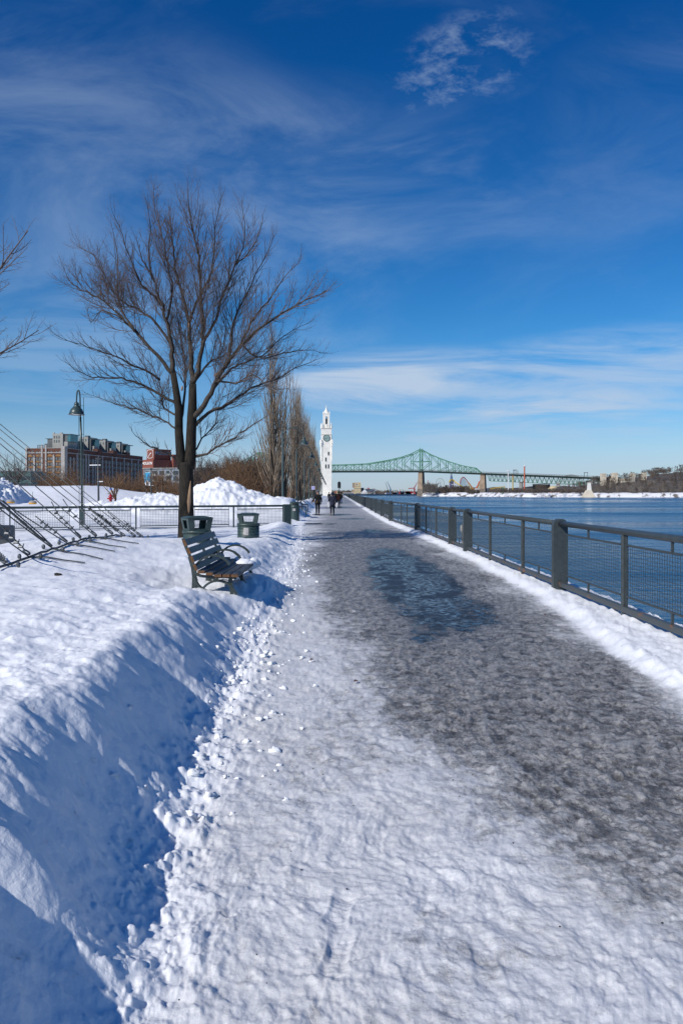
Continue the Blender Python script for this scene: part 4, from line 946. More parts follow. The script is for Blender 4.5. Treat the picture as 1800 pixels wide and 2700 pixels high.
# ------------------------------------------------------------------ cables
def cables():
    anch = [(77, 1472, 10.4), (138, 1456, 11.4), (178, 1448, 12.2), (214, 1439, 13.0), (255, 1432, 13.8), (298, 1425, 14.8), (330, 1412, 16.2), (357, 1401, 17.2), (372, 1400, 17.6), (15, 1492, 9.6)]
    up = [(-60, 1335), (-70, 1264), (-60, 1258), (-60, 1160), (-60, 1132), (-60, 1106), (-60, 1092), (-60, 1072), (-60, 1058), (-80, 1395)]
    labs = ['lowest but one cable, with a long steel turnbuckle by the concrete block' if 0 else None]*10
    desc = ['slack steel rope ending in the frontmost shackle eye of the anchor line', 'steel cable with the long turnbuckle, second from the front', 'steel rope running to the third eye from the front', 'steel rope with a black taped clamp end hanging near its middle', 'steel rope whose loose tail end floats above the railing mesh', 'steel rope doubled back on itself beside the lamp post', 'steel cable with a slim turnbuckle crossing the lamp post', 'long steel rope passing just right of the lamp post, second last of the anchor line', 'farthest steel rope, at the right end of the anchor line', 'short steel rope at the very left edge, partly out of the picture']
    pts_a = []
    for i, ((ax_, ay_, Y), (ux, uy)) in enumerate(zip(anch, up)):
        X = px(ax_, Y); z = gz(X, Y)+.02; pts_a.append(Vector((X, Y, z)))
        Yu = Y-1.2+i*.5; U = Vector((px(ux, Yu), Yu, pz(uy, Yu))); A = Vector((X, Y, z+.02)); d = (U-A); E = A+d*1.9
        t = thing('anchor_cable', desc[i], 'cable', A, 0, 'steel cables anchored in the snow')
        ln = d.length; dn = d.normalized(); r = .010; m = MB()
        pts = []
        for k in range(13):
            f = k/12; p = dn*(ln*1.9*f); p = p-Vector((0, 0, .10*math.sin(math.pi*f)*1.0)); pts.append(p)
        m.tube(pts, r, 6); m.build('rope', 'rope', t, True)
        side = dn.cross(Vector((0, 0, 1))).normalized(); upv = side.cross(dn)
        # doubled tail and clamps
        m = MB(); tl_ = .85+.2*math.sin(i*2.1); m.tube([dn*.12+upv*.03, dn*.3+upv*.04, dn*tl_*.7+upv*.04, dn*tl_+upv*(.12 if i in (3, 4) else .05)], r*.95, 6); m.build('rope_tail', 'rope', t, True)
        if i not in (1,):
            for k in range(4 if i != 6 else 5):
                q_ = MB(); p = dn*(.26+k*(tl_-.3)/4.2)+upv*.02; q_.bar(p-dn*.016, p+dn*.016, .06, .022); q_.tube([p-side*.03-upv*.02, p-side*.03+upv*.05], .009, 5); q_.tube([p+side*.03-upv*.02, p+side*.03+upv*.05], .009, 5); q_.build('clamp', 'clamp', t)
        if i in (1, 6):
            q_ = MB(); a0, a1 = (.2, .95) if i == 1 else (.3, .9); rr = .014 if i == 1 else .012
            for s_ in (-1, 1): q_.tube([dn*a0+side*.024*s_, dn*a1+side*.024*s_], rr, 6)
            for f in (a0, (a0+a1)/2, a1): q_.bar(dn*(f-.04), dn*(f+.04), .075, .035)
            q_.tube([dn*a1, dn*(a1+.25)], .018, 6); q_.lathe([(.02, -.05), (.045, 0), (.02, .05)], 8, tuple(dn*(a1+.28))); q_.build('turnbuckle', 'rope', t)
        q_ = MB(); ring = [Vector((0, 0, .03))+dn*(.07-.07*math.cos(g))+side*.035*math.sin(g) for g in [2*math.pi*k/12 for k in range(13)]]; q_.tube(ring, .013, 5, False); q_.build('shackle', 'clamp', t)
    m = MB(); order = [9, 0, 1, 2, 3, 4, 5, 6, 7, 8]; line = [pts_a[k] for k in order]; first = line[0]+(line[0]-line[2])*1.5; pp = [first]+line
    t = thing('ground_cable', 'twisted steel cable lying along the snow crest and joining the anchor points', 'cable', tuple(line[0]))
    o = line[0]; pts = []
    for a, b in zip(pp[:-1], pp[1:]):
        for k in range(4):
            p = a.lerp(b, k/4); pts.append(Vector((p.x, p.y, gz(p.x, p.y)+.03))-o)
    m.tube(pts, .018, 6); m.build('rope', 'rope', t, True)
    for a in line:
        for dx in (-.14, .16): q_ = MB(); q_.blobm(tuple(Vector((a.x+dx, a.y+.02, gz(a.x+dx, a.y)+.035))-o), (.028, .035, .04), int(a.y*7), 7, 5, .1); q_.build('clamp', 'clamp', t)
    for k, a in enumerate(line[1:6]):
        m = MB(); m.tube([Vector((a.x+s_*1.0, a.y-.05*s_, gz(a.x+s_, a.y)+.03-.012*s_))-o for s_ in (0, .25, .5, .8)], [.013, .012, .011, .009], 5); m.build('loose_end', 'rope', t)
cables()
# ------------------------------------------------------------------ trees
def grow(mb, p, d, ln, r, lvl, rnd, cfg):
    """One branch as a tapered crooked tube, with side branches down to fine twigs."""
    n = cfg['seg'][lvl]; pts = [p.copy()]; rad = [r]; d = d.normalized(); tips = cfg['tip'][lvl]
    for i in range(n):
        d = (d+Vector((rnd.gauss(0, 1), rnd.gauss(0, 1), rnd.gauss(0, .8)))*cfg['wig'][lvl]+Vector((0, 0, cfg['up'][lvl]))).normalized()
        p = p+d*(ln/n); pts.append(p.copy()); rad.append(r+(r*tips-r)*(i+1)/n)
    mb.tube(pts, rad, 5 if r > .03 else (4 if r > .014 else 3), False)
    if lvl+1 < len(cfg['num']): spawn(mb, pts, rad, ln, lvl, rnd, cfg)
def spawn(mb, pts, rad, ln, lvl, rnd, cfg, start=None):
    k = cfg['num'][lvl+1]; k = max(1, int(k*ln/cfg['ref'][lvl]+rnd.random())); m = len(pts)-1; st = cfg['start'][lvl] if start is None else start
    az0 = rnd.uniform(0, 6.28)
    for j in range(k):
        f = st+(1-st)*(j+rnd.random())/k; i = min(int(f*m), m-1); q = f*m-i; p = pts[i].lerp(pts[i+1], q); d = (pts[i+1]-pts[i]).normalized()
        e = d.orthogonal().normalized(); g = d.cross(e); az = az0+j*2.4+rnd.uniform(-.5, .5); a = R(cfg['ang'][lvl+1]+rnd.uniform(-12, 12))
        nd_ = d*math.cos(a)+(e*math.cos(az)+g*math.sin(az))*math.sin(a)
        l2 = ln*cfg['rat'][lvl+1]*(1.15-.7*f)*rnd.uniform(.65, 1.25); r2 = min((rad[i]*(1-q)+rad[i+1]*q)*.62, cfg['rmax'][lvl+1])
        grow(mb, p, nd_, l2, r2, lvl+1, rnd, cfg)
def smooth_path(pts, n=4):
    out = []
    P = [pts[0]]+pts+[pts[-1]]
    for i in range(1, len(P)-2):
        for k in range(n):
            t_ = k/n; a, b, c_, d_ = P[i-1], P[i], P[i+1], P[i+2]
            out.append(.5*((2*b)+(c_-a)*t_+(2*a-5*b+4*c_-d_)*t_*t_+(-a+3*b-3*c_+d_)*t_**3))
    out.append(pts[-1]); return out
def main_tree():
    Y = 22.0; X0 = px(490, Y); z0 = gz(X0, Y)-.15
    t = thing('bare_tree', 'large leafless tree with a forked trunk and a bare wood scar behind the bench', 'tree', (X0, Y, z0))
    rnd = random.Random(11)
    def W(zx, zy, dy=0.0): Yd = Y+dy; return Vector((px(zx/1.742, Yd)-X0, dy, pz(450+zy/1.742, Yd)-z0))
    def limb(pts, r0, r1, mb, dd=0.0, curve=1.3):
        n = len(pts)-1; P = [W(a, b, dd*(i/n)**curve) for i, (a, b) in enumerate(pts)]; P = smooth_path(P, 3)
        P = [p+Vector((rnd.gauss(0, 1), rnd.gauss(0, 1), rnd.gauss(0, 1)))*.018*(i > 0) for i, p in enumerate(P)]
        rad = [r0*(1-k/(len(P)-1))**.75+r1 for k in range(len(P))]; rad = [r0*.92+(r1*.8-r0*.92)*(k/(len(P)-1))**.8 for k in range(len(P))]
        mb.tube(P, rad, 8 if r0 > .06 else 6, True); return P, rad
    T = MB()
    base = [(856, 1700), (856, 1600), (855, 1480), (856, 1400), (852, 1340)]; P = [W(a, b) for a, b in base]; P[0].z = -.1
    T.tube(smooth_path(P, 3), [.30, .27, .25, .235, .228, .222, .218, .214, .212, .212, .215, .21, .19], 14, True)
    T.tube([W(838, 1370), W(832, 1330), W(822, 1200), W(822, 1100), W(812, 1030), W(796, 930)], [.14, .145, .125, .12, .105, .09], 10)
    T.tube([W(868, 1370), W(874, 1330), W(879, 1200), W(882, 1130), W(885, 1060), W(885, 980)], [.16, .17, .15, .145, .125, .11], 10)
    o = T.build('trunk', 'bark', t, True)
    s = MB(); s.tube([W(866, 1580, -.17), W(869, 1520, -.2), W(873, 1470, -.19), W(876, 1425, -.16)], [.02, .06, .045, .01], 8); 
    for a, b, c_, d_, q_ in ((928, 640, 926, 700, .03), (912, 880, 905, 905, .03), (1010, 925, 985, 945, .045), (868, 700, 868, 735, .025), (838, 990, 836, 1010, .03)): s.tube([W(a, b, -.05), W(c_, d_, -.05)], q_, 6)
    s.build('bark_scar', 'scar', o, True)
    limbs = [
     ([(796, 930), (790, 850), (782, 760), (765, 690), (742, 620), (720, 550), (697, 480), (655, 415), (640, 340)], .09, .010, -.6),
     ([(885, 980), (880, 900), (872, 800), (868, 700), (845, 590), (812, 480), (795, 380), (790, 300), (770, 220)], .10, .010, .5),
     ([(885, 985), (915, 880), (933, 780), (930, 650), (920, 500), (912, 400), (892, 300), (868, 200), (860, 80)], .085, .008, -.9),
     ([(884, 1140), (940, 1075), (985, 985), (1040, 890), (1105, 805), (1200, 720), (1300, 655), (1400, 595), (1500, 550)], .105, .008, -1.2),
     ([(896, 1170), (960, 1110), (1050, 1068), (1150, 1000), (1260, 962), (1350, 912), (1455, 868)], .07, .008, 1.6),
     ([(888, 1315), (950, 1300), (1010, 1262), (1080, 1222), (1150, 1170), (1235, 1120)], .05, .007, -1.4),
     ([(1050, 880), (1062, 780), (1080, 680), (1130, 560), (1200, 430), (1262, 300)], .06, .007, .9),
     ([(933, 780), (990, 690), (1028, 560), (1085, 430), (1125, 300), (1105, 130)], .055, .007, 1.0),
     ([(822, 1080), (745, 1030), (650, 980), (560, 955), (450, 950), (380, 930), (295, 880)], .055, .006, -1.0),
     ([(796, 935), (720, 850), (625, 742), (560, 680), (480, 600), (400, 562), (335, 520), (285, 430)], .07, .006, .6),
     ([(812, 1190), (770, 1160), (700, 1120), (600, 1090), (500, 1060), (390, 1020)], .04, .006, 1.2),
     ([(620, 740), (560, 640), (540, 540), (542, 400), (508, 240)], .045, .006, 1.2),
     ([(735, 960), (690, 930), (620, 898), (540, 860), (440, 820), (340, 792), (250, 752)], .045, .006, -1.5),
     ([(745, 620), (690, 560), (640, 510), (600, 400), (560, 300), (515, 170)], .05, .006, -1.3),
     ([(786, 800), (720, 700), (640, 640), (560, 600), (480, 480), (430, 385), (350, 350)], .05, .006, 1.8),
     ([(832, 1335), (790, 1312), (740, 1285), (690, 1262), (640, 1235), (600, 1180)], .042, .006, -.8),
     ([(1110, 800), (1180, 858), (1300, 842), (1400, 822), (1500, 838)], .035, .006, .8),
     ([(960, 1030), (1040, 930), (1100, 890), (1200, 850), (1300, 760), (1420, 700)], .05, .006, 1.7),
     ([(870, 700), (905, 600), (960, 500), (985, 380), (990, 240), (1020, 110)], .045, .006, -1.6),
     ([(765, 690), (790, 560), (770, 430), (745, 300), (715, 180), (706, 70)], .045, .006, 1.5),
     ([(1000, 960), (1080, 980), (1160, 940), (1240, 1000), (1330, 1000)], .035, .006, -1.9),
     ([(1105, 805), (1150, 700), (1230, 600), (1300, 500), (1380, 400)], .045, .006, -.5),
     ([(1085, 430), (1140, 380), (1190, 290), (1210, 200)], .03, .005, .3),
     ([(700, 500), (680, 380), (690, 250), (670, 120)], .03, .005, -.5),
     ([(560, 680), (470, 640), (420, 700), (400, 640)], .025, .005, 1.1),
     ([(890, 1290), (930, 1230), (990, 1160), (1010, 1060), (1080, 1010)], .035, .006, 2.0),
     ([(830, 1150), (850, 1020), (855, 900), (830, 760), (812, 640), (800, 560)], .05, .006, 2.2),
     ([(900, 960), (960, 880), (1010, 850), (1040, 720), (1020, 640)], .045, .006, 2.4),
     ([(822, 1120), (750, 1090), (745, 1010), (700, 900), (640, 830)], .04, .006, 2.3)]
    B = MB(); C = MB()
    cfg = dict(seg=[1, 6, 4, 3], tip=[1, .35, .4, .5], wig=[0, .07, .11, .14], up=[0, .13, .10, .08], num=[0, 27, 10, 7], ref=[4.2, 1.2, .55], start=[.16, .12, .15], ang=[0, 32, 36, 40], rat=[0, .31, .45, .55], rmax=[0, .014, .0065, .0042])
    for pts, r0, r1, dd in limbs:
        Pp, rad = limb(pts, r0, r1*1.0, B, dd)
        ln = sum((b-a).length for a, b in zip(Pp[:-1], Pp[1:])); spawn(C, Pp, [max(q_, .009) for q_ in rad], ln, 0, rnd, cfg)
    B.build('limbs', 'limb', t, True); C.build('crown', 'twig', t, True); print('main tree faces', len(C.f))
main_tree()
def gen_tree(name, label, loc, seed, hgt, rad, mats, fork=.22, nl=9, spread=38, cfg=None, group=None, tr=.16, zoff=-.1):
    rnd = random.Random(seed); t = thing(name, label, 'tree', (loc[0], loc[1], loc[2]+zoff), rnd.uniform(0, 6.28), group)
    T = MB(); fh = hgt*fork; T.tube([(0, 0, -.4), (0, 0, fh*.5), (rnd.gauss(0, .05), rnd.gauss(0, .05), fh)], [tr*1.2, tr, tr*.9], 8); T.build('trunk', mats[0], t, True)
    C = MB(); c_ = cfg or dict(seg=[6, 5, 4, 3], tip=[.25, .35, .4, .5], wig=[.06, .12, .16, .2], up=[.05, .09, .08, .06], num=[0, 9, 7, 5], ref=[hgt*.7, hgt*.25, hgt*.12], start=[.15, .12, .15], ang=[0, 36, 38, 40], rat=[0, .38, .45, .5], rmax=[.1, .04, .018, .01])
    for k in range(nl):
        a = 2*math.pi*(k+rnd.random()*.6)/nl; s = R(spread*rnd.uniform(.25, 1.2)); d = Vector((math.sin(s)*math.cos(a), math.sin(s)*math.sin(a), math.cos(s)))
        grow(C, Vector((0, 0, fh*rnd.uniform(.75, 1.05))), d, (hgt-fh)*rnd.uniform(.75, 1.05), tr*.55, 0, rnd, c_)
    C.build('crown', mats[1], t, True); return t
# tree whose branches come in at the left edge
gen_tree('bare_tree', 'leafless tree whose branches reach in from the left edge of the photo', (px(-318, 20), 20, gz(px(-318, 20), 20)), 79, 9.8, 4, ('bark', 'twig'), .27, 36, 50, dict(seg=[8, 5, 4, 3], tip=[.16, .35, .4, .5], wig=[.07, .12, .16, .2], up=[.06, .10, .09, .07], num=[0, 17, 9, 6], ref=[6.5, 1.7, .75], start=[.2, .12, .15], ang=[0, 36, 38, 40], rat=[0, .27, .42, .5], rmax=[.1, .02, .009, .005]), tr=.14)
# poplars
def poplar(seed, hgt, label, loc, nst=3, wid=1.0):
    rnd = random.Random(seed); t = thing('poplar_tree', label, 'tree', loc, 0, 'row of leafless poplars along the promenade')
    T = MB(); C = MB()
    cfg = dict(seg=[8, 5, 4], tip=[.2, .3, .4], wig=[.03, .07, .1], up=[.10, .22, .2], num=[0, 9, 4], ref=[hgt*.3, hgt*.12], start=[.1, .1], ang=[0, 22, 24], rat=[0, .34, .45], rmax=[.07, .03, .016])
    for s in range(nst):
        x, y = rnd.uniform(-.35, .35), rnd.uniform(-.3, .3); H_ = hgt*(1 if s == 0 else rnd.uniform(.75, .95)); pts = [Vector((x, y, -.3))]; 
        lx, ly = rnd.gauss(0, .25), rnd.gauss(0, .25)
        for k in range(1, 9): pts.append(Vector((x+lx*k/8*1.6+rnd.gauss(0, .06), y+ly*k/8*1.6+rnd.gauss(0, .06), H_*k/8)))
        rd = [.2*(1-k/8.6) if s == 0 else .14*(1-k/8.6) for k in range(9)]; T.tube(pts[:6], rd[:6], 7); C.tube(pts[5:], rd[5:], 5)
        nb = int(66/nst+20)
        for j in range(nb):
            f = .07+.9*(j+rnd.random())/nb; i = min(int(f*8), 7); p = pts[i].lerp(pts[i+1], f*8-i); a = rnd.uniform(0, 6.28); g = R(rnd.uniform(12, 34)*wid)
            grow(C, p, Vector((math.cos(a)*math.sin(g), math.sin(a)*math.sin(g), math.cos(g))), hgt*.32*(1.05-.7*f)*rnd.uniform(.6, 1.2), .055*(1-f*.7), 0, rnd, cfg)
    T.build('trunk', 'poptrunk', t, True); C.build('crown', 'pop', t, True); return t
pops = [poplar(1, 18.4, 'nearest tall leafless poplar with dark split trunk left of the first promenade lamp', (px(722, 72), 72, .1), 4, 1.05),
        poplar(2, 14.5, 'shorter leafless poplar just behind the nearest one', (px(742, 78), 78, .1), 3, .9),
        poplar(3, 19.6, 'leafless poplar in the second, taller clump of the promenade row', (px(775, 108), 108, .1), 3, .9),
        poplar(4, 17.8, 'leafless poplar in the long row toward the clock tower', (px(790, 116), 116, .1), 2, .85)]
rn = random.Random(8)
y = 124
while y < 352:
    src = pops[rn.choice([0, 2, 3, 2, 3])]; x = -7.0-.0145*(y-108)+rn.uniform(-.3, .3)
    copy_tree(src, (x, y, .1), rn.uniform(0, 6.28), 'leafless poplar in the long row toward the clock tower', scale=rn.uniform(.92, 1.06)); y += 7.5
# second row of low poplar shoots and shrubs behind
SHc = dict(seg=[5, 4, 3, 3], tip=[.25, .4, .45, .5], wig=[.12, .2, .24, .25], up=[.03, .03, .03, .02], num=[0, 7, 5, 3], ref=[3, 1.2, .6], start=[.12, .12, .15], ang=[0, 42, 44, 44], rat=[0, .45, .5, .5], rmax=[.08, .035, .02, .013])
sa = gen_tree('bare_shrub_tree', 'crooked leafless tree behind the ploughed snow mound', (px(520, 68), 68, .2), 21, 5.8, 3, ('dark_shrub', 'dark_shrub'), .22, 8, 48, SHc, 'leafless shrubby trees behind the mound', .14)
sb = gen_tree('bare_shrub_tree', 'rusty brown twiggy shrub tree above the right slope of the snow mound', (px(620, 74), 74, .2), 22, 5.6, 3, ('dark_shrub', 'shrub'), .15, 10, 55, SHc, 'leafless shrubby trees behind the mound', .12)
sc3 = gen_tree('bare_shrub_tree', 'tangled brown shrub tree between the mound and the first poplar', (px(668, 70), 70, .2), 23, 4.9, 3, ('dark_shrub', 'shrub'), .12, 10, 52, SHc, 'leafless shrubby trees behind the mound', .1)
spots = [(548, 90, sa, 1.0), (590, 96, sb, 1.15), (640, 88, sa, 1.15), (655, 100, sb, 1.2), (690, 92, sc3, 1.0), (700, 84, sb, .9), (570, 110, sb, 1.2), (610, 84, sa, .95), (676, 112, sa, 1.5), (500, 100, sb, .9), (630, 120, sc3, 1.6), (600, 66, sc3, .9), (648, 78, sb, 1.05), (688, 76, sa, 1.0), (660, 86, sc3, 1.2), (706, 96, sb, 1.3), (585, 80, sb, .95), (625, 100, sb, 1.3), (540, 120, sc3, 1.3)]
for i, (x, Y, s, k) in enumerate(spots): copy_tree(s, (px(x, Y), Y, .1), i*1.7, 'leafless shrub tree in the brown thicket behind the mound', scale=k)
thin = MB(); rr = random.Random(4)       # ground-level thicket of saplings at the back of the mound
for i in range(700):
    Y = rr.uniform(100, 330); X = px(rr.uniform(470, 830), Y); 
    if X > -7.5-.0145*(Y-108): X = -8-.0145*(Y-108)-rr.uniform(0, 4)
    h_ = rr.uniform(2.0, 5.0); thin.tube([(X, Y, -.1), (X+rr.gauss(0, .3), Y, h_*.6), (X+rr.gauss(0, .6), Y, h_)], [.06, .04, .01], 3, False)
    for j in range(6):
        z = rr.uniform(.2, .8)*h_; thin.tube([(X, Y, z), (X+rr.gauss(0, .6), Y+rr.gauss(0, .5), z+rr.uniform(.4, 1.5))], [.03, .008], 3, False)
tag(thin.build('sapling_thicket', 'shrub'), 'brown thicket of thin leafless saplings behind the poplars', 'thicket', kind='stuff')
# small trees in the snow field and before the warehouse
sm = gen_tree('small_bare_tree', 'small leafless tree standing alone beside the red hydrant', (px(304, 62), 62, gz(px(304, 62), 62)-.3), 31, 3.9, 1.5, ('dark_shrub', 'shrub'), .38, 8, 36, SHc, 'small leafless park trees', .09)
for x, Y, k, lb in ((387, 84, .95, 'small leafless tree under the blue banner'), (428, 88, 1.05, 'small leafless tree right of the blue banner pole'), (414, 105, 1.1, 'small leafless tree half hidden behind the snow ridge right of the banner')): copy_tree(sm, (px(x, Y), Y, gz(px(x, Y), Y)-.2), x*.1, lb, scale=k)
ft = gen_tree('bare_shrub_tree', 'leafless conical tree left of the brick warehouse', (px(38, 250), 250, -1), 41, 18, 4, ('dark_shrub', 'dark_shrub'), .25, 9, 34, dict(SHc, ref=[10, 4, 2], rmax=[.3, .15, .09, .06]), None, .3)
fk = gen_tree('bare_shrub_tree', 'brown leafless tree at the foot of the warehouse', (px(140, 300), 300, -2), 42, 15, 5, ('shrub', 'shrub'), .15, 11, 50, dict(SHc, ref=[8, 3.4, 1.7], rmax=[.3, .16, .1, .07]), 'brown leafless trees before the warehouse', .3)
rr = random.Random(9)
for x in list(range(85, 480, 13)):
    Y = rr.uniform(260, 360); k = rr.uniform(.55, 1.0) if x > 150 else rr.uniform(.45, .7)
    if 130 < x < 200: k *= 1.25
    copy_tree(fk, (px(x, Y), Y, -2), rr.uniform(0, 6), scale=k)
# ------------------------------------------------------------------ small things in the park
def post_light():
    Y = 58; t = thing('park_light_post', 'grey post with a cross arm and dish lamp, right of the tall bell lamp', 'lamp post', (px(261, Y), Y, gz(px(261, Y), Y)-.2))
    g = t.location.z; H = lambda y: pz(y, Y)-g; m = MB(); m.tube([(0, 0, 0), (-.05, 0, H(1212))], [.09, .055], 8); m.build('pole', 'steel_worn', t, True)
    m = MB(); m.bar((-.72, 0, H(1226.5)), (.14, 0, H(1226)), .07); m.bar((-.1, 0, H(1270)), (.32, 0, H(1269.5)), .07); m.build('cross_arm', 'white', t)
    m = MB(); m.lathe([(.04, 0), (.1, .15), (.22, .25), (.24, .28), (.0, .3)], 12, (-.05, 0, H(1217))); m.build('dish', 'steel_worn', t)
post_light()
def banner():
    Y = 86; t = thing('banner_post', 'lamp post carrying a bright blue banner with a snowy foot', 'banner', (px(399, Y), Y, gz(px(399, Y), Y)-.2)); g = t.location.z; H = lambda y: pz(y, Y)-g
    m = MB(); m.tube([(0, 0, 0), (0, 0, H(1238))], [.09, .06], 8); m.lathe([(.1, 0), (.24, .1), (.1, .2)], 8, (0, 0, H(1239))); m.build('pole', 'steel', t)
    m = MB(); m.bar((-.75, 0, H(1245)), (.05, 0, H(1245)), .05); m.bar((-.75, 0, H(1280)), (.3, 0, H(1280)), .05); m.build('bracket', 'white', t)
    x0, x1 = -.74, -.12; m = MB(); m.bb(x0, x1, -.015, .015, H(1279.5), H(1245.5)); f = m.build('banner_cloth', 'banner', t)
    m = MB(); pr = [(x0, H(1279.5)), (x1, H(1279.5)), (x1, H(1271)), (x1-.08, H(1267)), (x1-.2, H(1269)), (x1-.32, H(1265.5)), (x0+.15, H(1270)), (x0, H(1273))]; m.prism(pr, -.03, -.016); m.build('white_crest', 'white', f)
    m = MB(); rr_ = random.Random(2)
    for i in range(9):
        a = (rr_.uniform(x0+.08, x1-.08), rr_.uniform(H(1264), H(1248))); b = (a[0]+rr_.uniform(-.25, .25), a[1]+rr_.uniform(-.3, .3)); b = (min(max(b[0], x0), x1), min(b[1], H(1246))); m.bar((a[0], -.024, a[1]), (b[0], -.024, b[1]), .025, .01)
    m.build('line_pattern', 'sign_blue', f)
banner()
def hydrant():
    Y = 60; X = px(292, Y); t = thing('fire_hydrant', 'red fire hydrant in the snow left of the small tree', 'hydrant', (X, Y, pz(1326, Y)-.05)); m = MB()
    m.lathe([(.17, 0), (.17, .08), (.12, .1), (.12, .5), (.17, .52), (.17, .57), (.14, .62), (.09, .7), (.03, .74), (.03, .79)], 12); m.build('barrel', 'red', t, True)
    m = MB(); m.tube([(-.26, 0, .4), (.2, 0, .4)], .065, 8); m.tube([(0, -.2, .36), (0, 0, .36)], .08, 8); m.build('outlet', 'red', t)
hydrant()
def blue_sign():
    Y = 75; X = px(293, Y); z = gz(X, Y); t = thing('small_blue_sign', 'round blue sign on a thin green post above the hydrant', 'sign', (X, Y, z)); m = MB(); m.tube([(0, 0, -.3), (0, 0, pz(1292, Y)-z)], .03, 6); m.build('post', 'buoy_y', t)
    m = MB(); m.tube([(0, -.03, pz(1289.5, Y)-z), (0, .0, pz(1289.5, Y)-z)], .13, 12); m.build('panel', 'sign_blue', t)
blue_sign()
def buoy(x, y, Y, s, name, lb, pole):
    X = px(x, Y); t = thing(name, lb, 'dome', (X, Y, pz(y, Y))); m = MB(); m.lathe([(.30*s, 0), (.33*s, .06*s), (.33*s, .14*s)], 18); m.build('yellow_band', 'buoy_y', t, True)
    m = MB(); m.lathe([(.335*s, .14*s), (.32*s, .2*s), (.24*s, .28*s), (.1*s, .33*s), (.02, .34*s)], 18); m.build('dome_top', 'buoy_g', t, True)
    if pole: m = MB(); m.tube([(0, 0, .3*s), (0, 0, .33*s+.75*s)], .02*s, 6); m.build('rod', 'steel', t)
buoy(87, 1329.5, 46, .72, 'domed_marker', 'grey and yellow domed marker with an upright rod in the snow', True)
buoy(29, 1327, 48, .72, 'domed_marker', 'snow covered domed marker without rod, at the foot of the dirty snow pile', False)
def block():
    X, Y = px(12, 22), 22; t = thing('concrete_block', 'grey concrete block at the left edge before the railing', 'block', (X, Y, gz(X, Y)-.1), R(8)); m = MB(); m.box((0, 0, .35), (.5, .5, .72), 0, .93); o = m.build('block_body', 'steel_worn', t); m = MB(); m.box((0, 0, .725), (.42, .42, .03)); m.build('cap', 'concrete', t)
block()
def small_sign():
    Y = 106; X = px(820.5, Y); t = thing('small_sign', 'small pale lilac sign fixed to the right of a promenade lamp post', 'sign', (X, Y, 0)); m = MB(); zc = pz(1286.5, Y); m.bb(.02, .5, -.03, 0, zc-.25, zc+.25); m.build('panel', 'pale_sign', t)
    m = MB(); 
    for k in range(3): m.bb(.10+.0*k, .42, -.04, -.03, zc-.15+k*.12, zc-.11+k*.12)
    m.build('text_lines', 'sign_blue', t); m = MB(); m.tube([(0, 0, 0), (0, 0, zc+.25)], .03, 6); m.build('post', 'lamp', t)
small_sign()
def dark_sign():
    Y = 128; X = px(894, Y); H = lambda y: pz(y, Y)-.0; t = thing('channel_sign', 'black gabled signboard on a post above the people', 'sign', (X, Y, 0)); m = MB(); m.tube([(-.05, 0, -.1), (-.05, 0, H(1287))], .05, 8); m.build('post', 'clock_d', t)
    m = MB(); m.prism([(-.28, H(1286)), (.28, H(1286)), (.28, H(1272)), (.0, H(1269)), (-.28, H(1272))], -.12, .12); m.build('board', 'clock_d', t); m = MB(); m.bb(.12, .24, -.1, .1, H(1289), H(1286)); m.bb(-.26, .2, -.14, .14, H(1286.8), H(1286)); m.build('lower_box', 'steel_green', t)
dark_sign()
def debris():
    t = thing('dark_debris', 'dark twig litter on the snow left of the bench', 'debris', (px(155, 9), 9.0, gz(px(155, 9), 9.0))); m = MB(); m.blobm((0, 0, .01), (.05, .03, .02), 3, 8, 5); m.blobm((-.03, .02, .02), (.03, .02, .012), 4, 8, 5); m.build('clump', 'bark', t)
    for i, (x, y) in enumerate(((1.96, 9.4), (2.63, 9.6), (.1, 6.2), (-.3, 7.0))):
        m = MB(); z = gz(x, y)+.02; m.add([(x, y, z), (x+.03, y+.01, z+.008), (x+.045, y+.03, z), (x+.01, y+.035, z+.01)], [(0, 1, 2, 3)]); m.add([(x, y, z-.003), (x+.03, y+.01, z+.005), (x+.045, y+.03, z-.003), (x+.01, y+.035, z+.007)], [(3, 2, 1, 0)])
        tag(m.build('dead_leaf', 'leafbr'), ['brown dead leaf on the snow near the thin railing post', 'brown dead leaf by the base of the broad steel post', 'small dark leaf scrap in the middle of the trodden snow', 'tiny dark scrap on the trodden snow near the bench'][i], 'leaf')
debris()
t = thing('mooring_bollard', 'rusty round topped bollard on the quay edge beyond the railing', 'bollard', (3.42, 20.3, 0)); m = MB(); m.lathe([(.13, -.1), (.13, .5), (.17, .6), (.16, .7), (.08, .78), (.01, .8)], 14); m.build('bollard_body', 'concrete', t, True)
# loose snow chunks at the foot of the bank
rr = random.Random(12); cm = MB()
for i in range(280):
    Y = rr.choice([rr.uniform(3.5, 9), rr.uniform(5, 16), rr.uniform(12, 30)]); e = rr.gauss(0, .22); X = float(np.interp(Y, YL, XLv))-e+.05; s = abs(rr.gauss(0, .013))+.007
    if s > .035: s = .02
    cm.blobm((X, Y, float(height(np.array([X]), np.array([Y]))[0])+s*.15), (s*rr.uniform(.8, 1.3), s, s*.75), i, 9, 6, .75)
tag(cm.build('snow_crumbs', 'snow_obj', smooth=True), 'small crumbs of snow fallen at the foot of the bank', 'snow', kind='stuff')
pm = MB(); rr = random.Random(15)
for i in range(110):
    Y = rr.uniform(1.9, 7); X = rr.uniform(-.7, 2.6)*(.6+.07*Y); s = rr.uniform(.0018, .0042); pm.blobm((X, Y, float(height(np.array([X]), np.array([Y]))[0])+s*.6), (s*1.2, s, s*.8), i, 6, 4, .4)
tag(pm.build('grit', 'clock_d'), 'black specks of grit scattered on the trodden snow', 'grit', kind='stuff')
